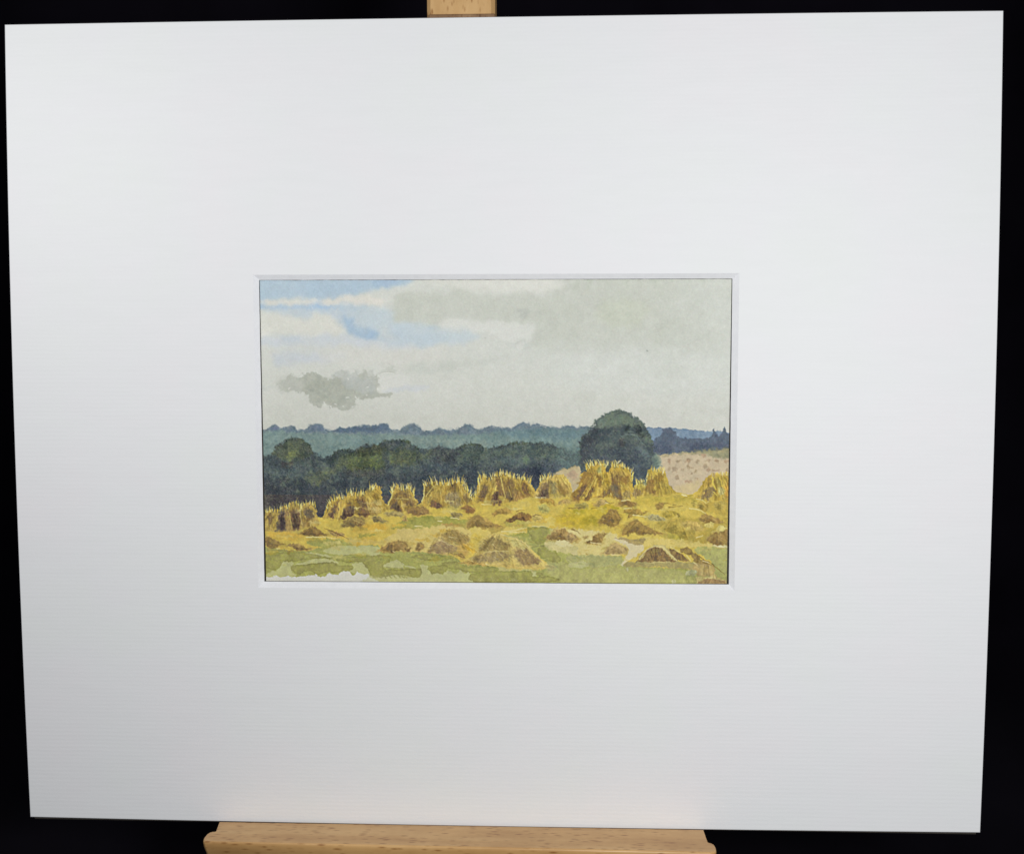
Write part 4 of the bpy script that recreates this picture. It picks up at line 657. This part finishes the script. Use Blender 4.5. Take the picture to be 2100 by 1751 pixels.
# the painted sheet: a fine grid whose vertices carry the pigment
NX, NY = 940, 608
shc = np.array([(-123.78, -78.70), (121.58, -78.45), (120.9, 80.10), (-123.0, 80.34)]); shc = np.array([recede(p, 3.25, 2.6) for p in shc])  # cut short of the window so the dark card draws the edge shade
s_ = np.linspace(0, 1, NX); t_ = np.linspace(0, 1, NY); S, T = np.meshgrid(s_, t_)
PX = (1-S)*(1-T)*shc[0, 0]+S*(1-T)*shc[1, 0]+S*T*shc[2, 0]+(1-S)*T*shc[3, 0]
PY = (1-S)*(1-T)*shc[0, 1]+S*(1-T)*shc[1, 1]+S*T*shc[2, 1]+(1-S)*T*shc[3, 1]
wy = np.interp(np.arange(NX), np.arange(0, NX+8, 8), rv.normal(0, .05, len(np.arange(0, NX+8, 8)))); PY += wy[None]*np.clip(1-T*12, 0, 1)
PZ = 2.55+.15*np.sin(S*5+1)*np.sin(T*3.1)
# pigment at each vertex
CXY = np.stack([S*(CW-1.02), T*(CH-1.02)], -1)
cs = sample(C, CXY[..., 0], CXY[..., 1])/255.0
lin = np.where(cs <= .04045, cs/12.92, ((cs+.055)/1.055)**2.4)*PIG
lin = np.clip(lin, .004, .86)
off = parent_world(art)
W3 = (np.array(BASE-off)[None, None]+(PX[..., None]*np.array(Xv)+(HB-PY)[..., None]*np.array(Uv)+PZ[..., None]*np.array(Nv))/1000).reshape(-1, 3)
idx = np.arange(NX*NY).reshape(NY, NX)
q = np.stack([idx[:-1, :-1], idx[1:, :-1], idx[1:, 1:], idx[:-1, 1:]], -1).reshape(-1, 4)
me = bpy.data.meshes.new('painted_sheet'); me.vertices.add(len(W3)); me.vertices.foreach_set('co', W3.astype(np.float32).ravel())
me.loops.add(q.size); me.loops.foreach_set('vertex_index', q.ravel().astype(np.int32))
me.polygons.add(len(q)); me.polygons.foreach_set('loop_start', np.arange(0, q.size, 4, dtype=np.int32)); me.polygons.foreach_set('loop_total', np.full(len(q), 4, dtype=np.int32))
me.update(calc_edges=True)
ca = me.color_attributes.new('pigment', 'FLOAT_COLOR', 'POINT'); ca.data.foreach_set('color', np.concatenate([lin, np.ones(lin.shape[:2]+(1,))], -1).astype(np.float32).ravel())
me.materials.append(M_paint); sheet = bpy.data.objects.new('painted_sheet', me); col.objects.link(sheet); sheet.parent = art

# ---- easel ----
table_z = 0.0
foot = bw(-18, HB+100, 20)
easel = empty('wooden_easel', Vector((foot.x, foot.y, table_z)))
easel['label'] = 'light beech easel with flecked mast and ledge carrying the mounted picture'; easel['category'] = 'easel'
v, f = prism([(-35.5, 7.8), (-.4, 7.8), (-.4, 26), (-35.5, 26)], -330, 300, 'z')
# mast: cross-section (x,z) extruded along y
v, f = prism([(-35.5, 7.9), (-.35, 7.9), (-.35, 27), (-35.5, 27)], -330, 338, 'y'); mesh('mast', v, f, M_mast, easel, bevel=.0019, seg=1)
v, f = prism([(-34.3, 6.4), (-.2, 6.4), (-.2, 7.8), (-34.3, 7.8)], -214.5, -196, 'y'); mesh('mast_dark_strip', v, f, M_strip, easel, bevel=.0004, seg=1)  # thin strip added, coloured dark to make the band above the mount
lp = [(-149.6, 18), (-148.9, -3), (-147.6, -14.6), (-148.2, -15.3), (-149.4, -15.5), (-150.6, -16.6), (-151.2, -18.6), (-151.3, -23), (-150.7, -25.4), (-149.0, -26.9), (-60, -27.6), (30, -28.4), (109.5, -29.5), (111.6, -28.9), (112.8, -27.2), (113.1, -24), (112.8, -21), (111.9, -19.3), (110.6, -18.6), (110.0, -17.9), (109.3, -3), (109.2, 7.7), (-.2, 7.7), (-.2, 18)]
lf = [(-149.0, -2.6)]+[p for p in lp if p[1] < -5]+[(109.3, -2.6)]
lay = [(-.1, .75), (.05, .45), (.35, .15), (.8, 0), (1.6, .05), (2.6, .2), (3.8, .5), (5.2, .95), (6.8, 1.6), (8.6, 2.5), (11, 4), (14, 6.2), (18, 9.5)]
n_ = len(lf); cxl = -19.5; v = []; f = []
for dy, ins in lay:
    for x, z in lf:
        k_ = 1 if z < -5 else 0; v.append(bw(x-math.copysign(min(ins, 1.6)*.55, x-cxl)*k_, HB+dy, z+ins*k_*(1 if z < -22 else .45)))
for a_ in range(len(lay)-1):
    for i in range(n_): j = (i+1) % n_; f.append([a_*n_+i, a_*n_+j, (a_+1)*n_+j, (a_+1)*n_+i])
f += [list(range(n_)), list(range(len(v)-1, len(v)-n_-1, -1))]
v2, f2 = prism([(-149.2, 7.7), (-149.05, -2.62), (109.35, -2.62), (109.2, 7.7)], HB+2.4, HB+19.9, 'y')
f = f+[[i+len(v) for i in q] for q in f2]; v = v+v2; led = mesh('ledge', v, f, M_beech, easel)
for p in led.data.polygons: p.use_smooth = len(p.vertices) == 4
for sx in (-1, 1):
    a = bw(-18+sx*16, 200, 17); z0 = table_z+.002; bx = -.018+sx*.17; yb = foot.y-.03
    A = Vector((a.x, a.y+.012, a.z)); Bq = Vector((bx, yb, z0)); d = (Bq-A).normalized(); sdv = d.cross(Vector((0, 1, 0))).normalized()*.011; dp = Vector((0, .009, 0))
    v = [A+sdv+dp, A-sdv+dp, A-sdv-dp, A+sdv-dp, Bq+sdv+dp, Bq-sdv+dp, Bq-sdv-dp, Bq+sdv-dp]
    mesh('leg', v, [[0, 1, 2, 3], [7, 6, 5, 4], [0, 1, 5, 4], [1, 2, 6, 5], [2, 3, 7, 6], [3, 0, 4, 7]], M_mast, easel, bevel=.0012)
A = bw(-18, -120, 28); Bq = Vector((-.018, A.y+.2, table_z+.004)); sx_ = Vector((.012, 0, 0)); dp = Vector((0, .008, 0))
v = [A+sx_+dp, A-sx_+dp, A-sx_-dp, A+sx_-dp, Bq+sx_+dp, Bq-sx_+dp, Bq-sx_-dp, Bq+sx_-dp]
mesh('rear_leg', v, [[0, 1, 2, 3], [7, 6, 5, 4], [0, 1, 5, 4], [1, 2, 6, 5], [2, 3, 7, 6], [3, 0, 4, 7]], M_mast, easel, bevel=.0012)

# ---- black cloth sweep ----
prof = [(-.75, table_z-.003), (.34, table_z-.003)]+[(.34+.16*math.sin(a), table_z-.003+.16*(1-math.cos(a))) for a in np.linspace(0, math.pi/2, 10)[1:]]+[(.50, z) for z in np.linspace(.2, 1.3, 24)]
xs = np.linspace(-1.3, 1.3, 90); v = []; f = []
for j, (py, pz) in enumerate(prof):
    k = max(0, min(1, (pz-.15)/.3))
    for x in xs: v.append((x, py+k*(.010*math.sin(x*17+pz*1.4)+.006*math.sin(x*41+1+pz*3)), pz))
for j in range(len(prof)-1):
    for i in range(len(xs)-1): a = j*len(xs)+i; f.append([a, a+1, a+1+len(xs), a+len(xs)])
bd = mesh('backdrop', v, f, M_black, None, smooth=True); bd['kind'] = 'structure'

# ---- light ----
def lamp(name, bp_, watts, rad, colr):
    l = bpy.data.lights.new(name, 'POINT'); l.energy = watts; l.shadow_soft_size = rad; l.color = colr
    o = bpy.data.objects.new(name, l); col.objects.link(o); o.location = bw(*bp_); return o
for a in LAMPS: lamp(*a)
wd = bpy.data.worlds.new('World'); sc.world = wd; wd.use_nodes = True
wd.node_tree.nodes['Background'].inputs[0].default_value = (.8, .85, 1, 1); wd.node_tree.nodes['Background'].inputs[1].default_value = WORLD

# ---- camera ----
Rb = [(0.99908037, 0.00157559, 0.04284766), (0.00145658, 0.99750059, -0.07064315), (-0.04285187, 0.0706406, 0.99658097)]
def dirw(r): return (Xv*r[0]-Uv*r[1]+Nv*r[2]).normalized()
rx, dn, fw = map(dirw, Rb)
cd = bpy.data.cameras.new('camera'); cam = bpy.data.objects.new('camera', cd); col.objects.link(cam)
M3 = Matrix((rx, -dn, -fw)).transposed(); cam.matrix_world = Matrix.Translation(bw(33.8934, -44.1297, -590.4677)) @ M3.to_4x4()
cd.sensor_fit = 'HORIZONTAL'; cd.sensor_width = 36; cd.lens = 3192.04/2872*36; cd.clip_start = .01; cd.clip_end = 50
sc.camera = cam
sc.view_settings.view_transform = 'Standard'; sc.view_settings.look = 'None'; sc.view_settings.exposure = 0; sc.view_settings.gamma = 1
sc.view_settings.use_curve_mapping = False
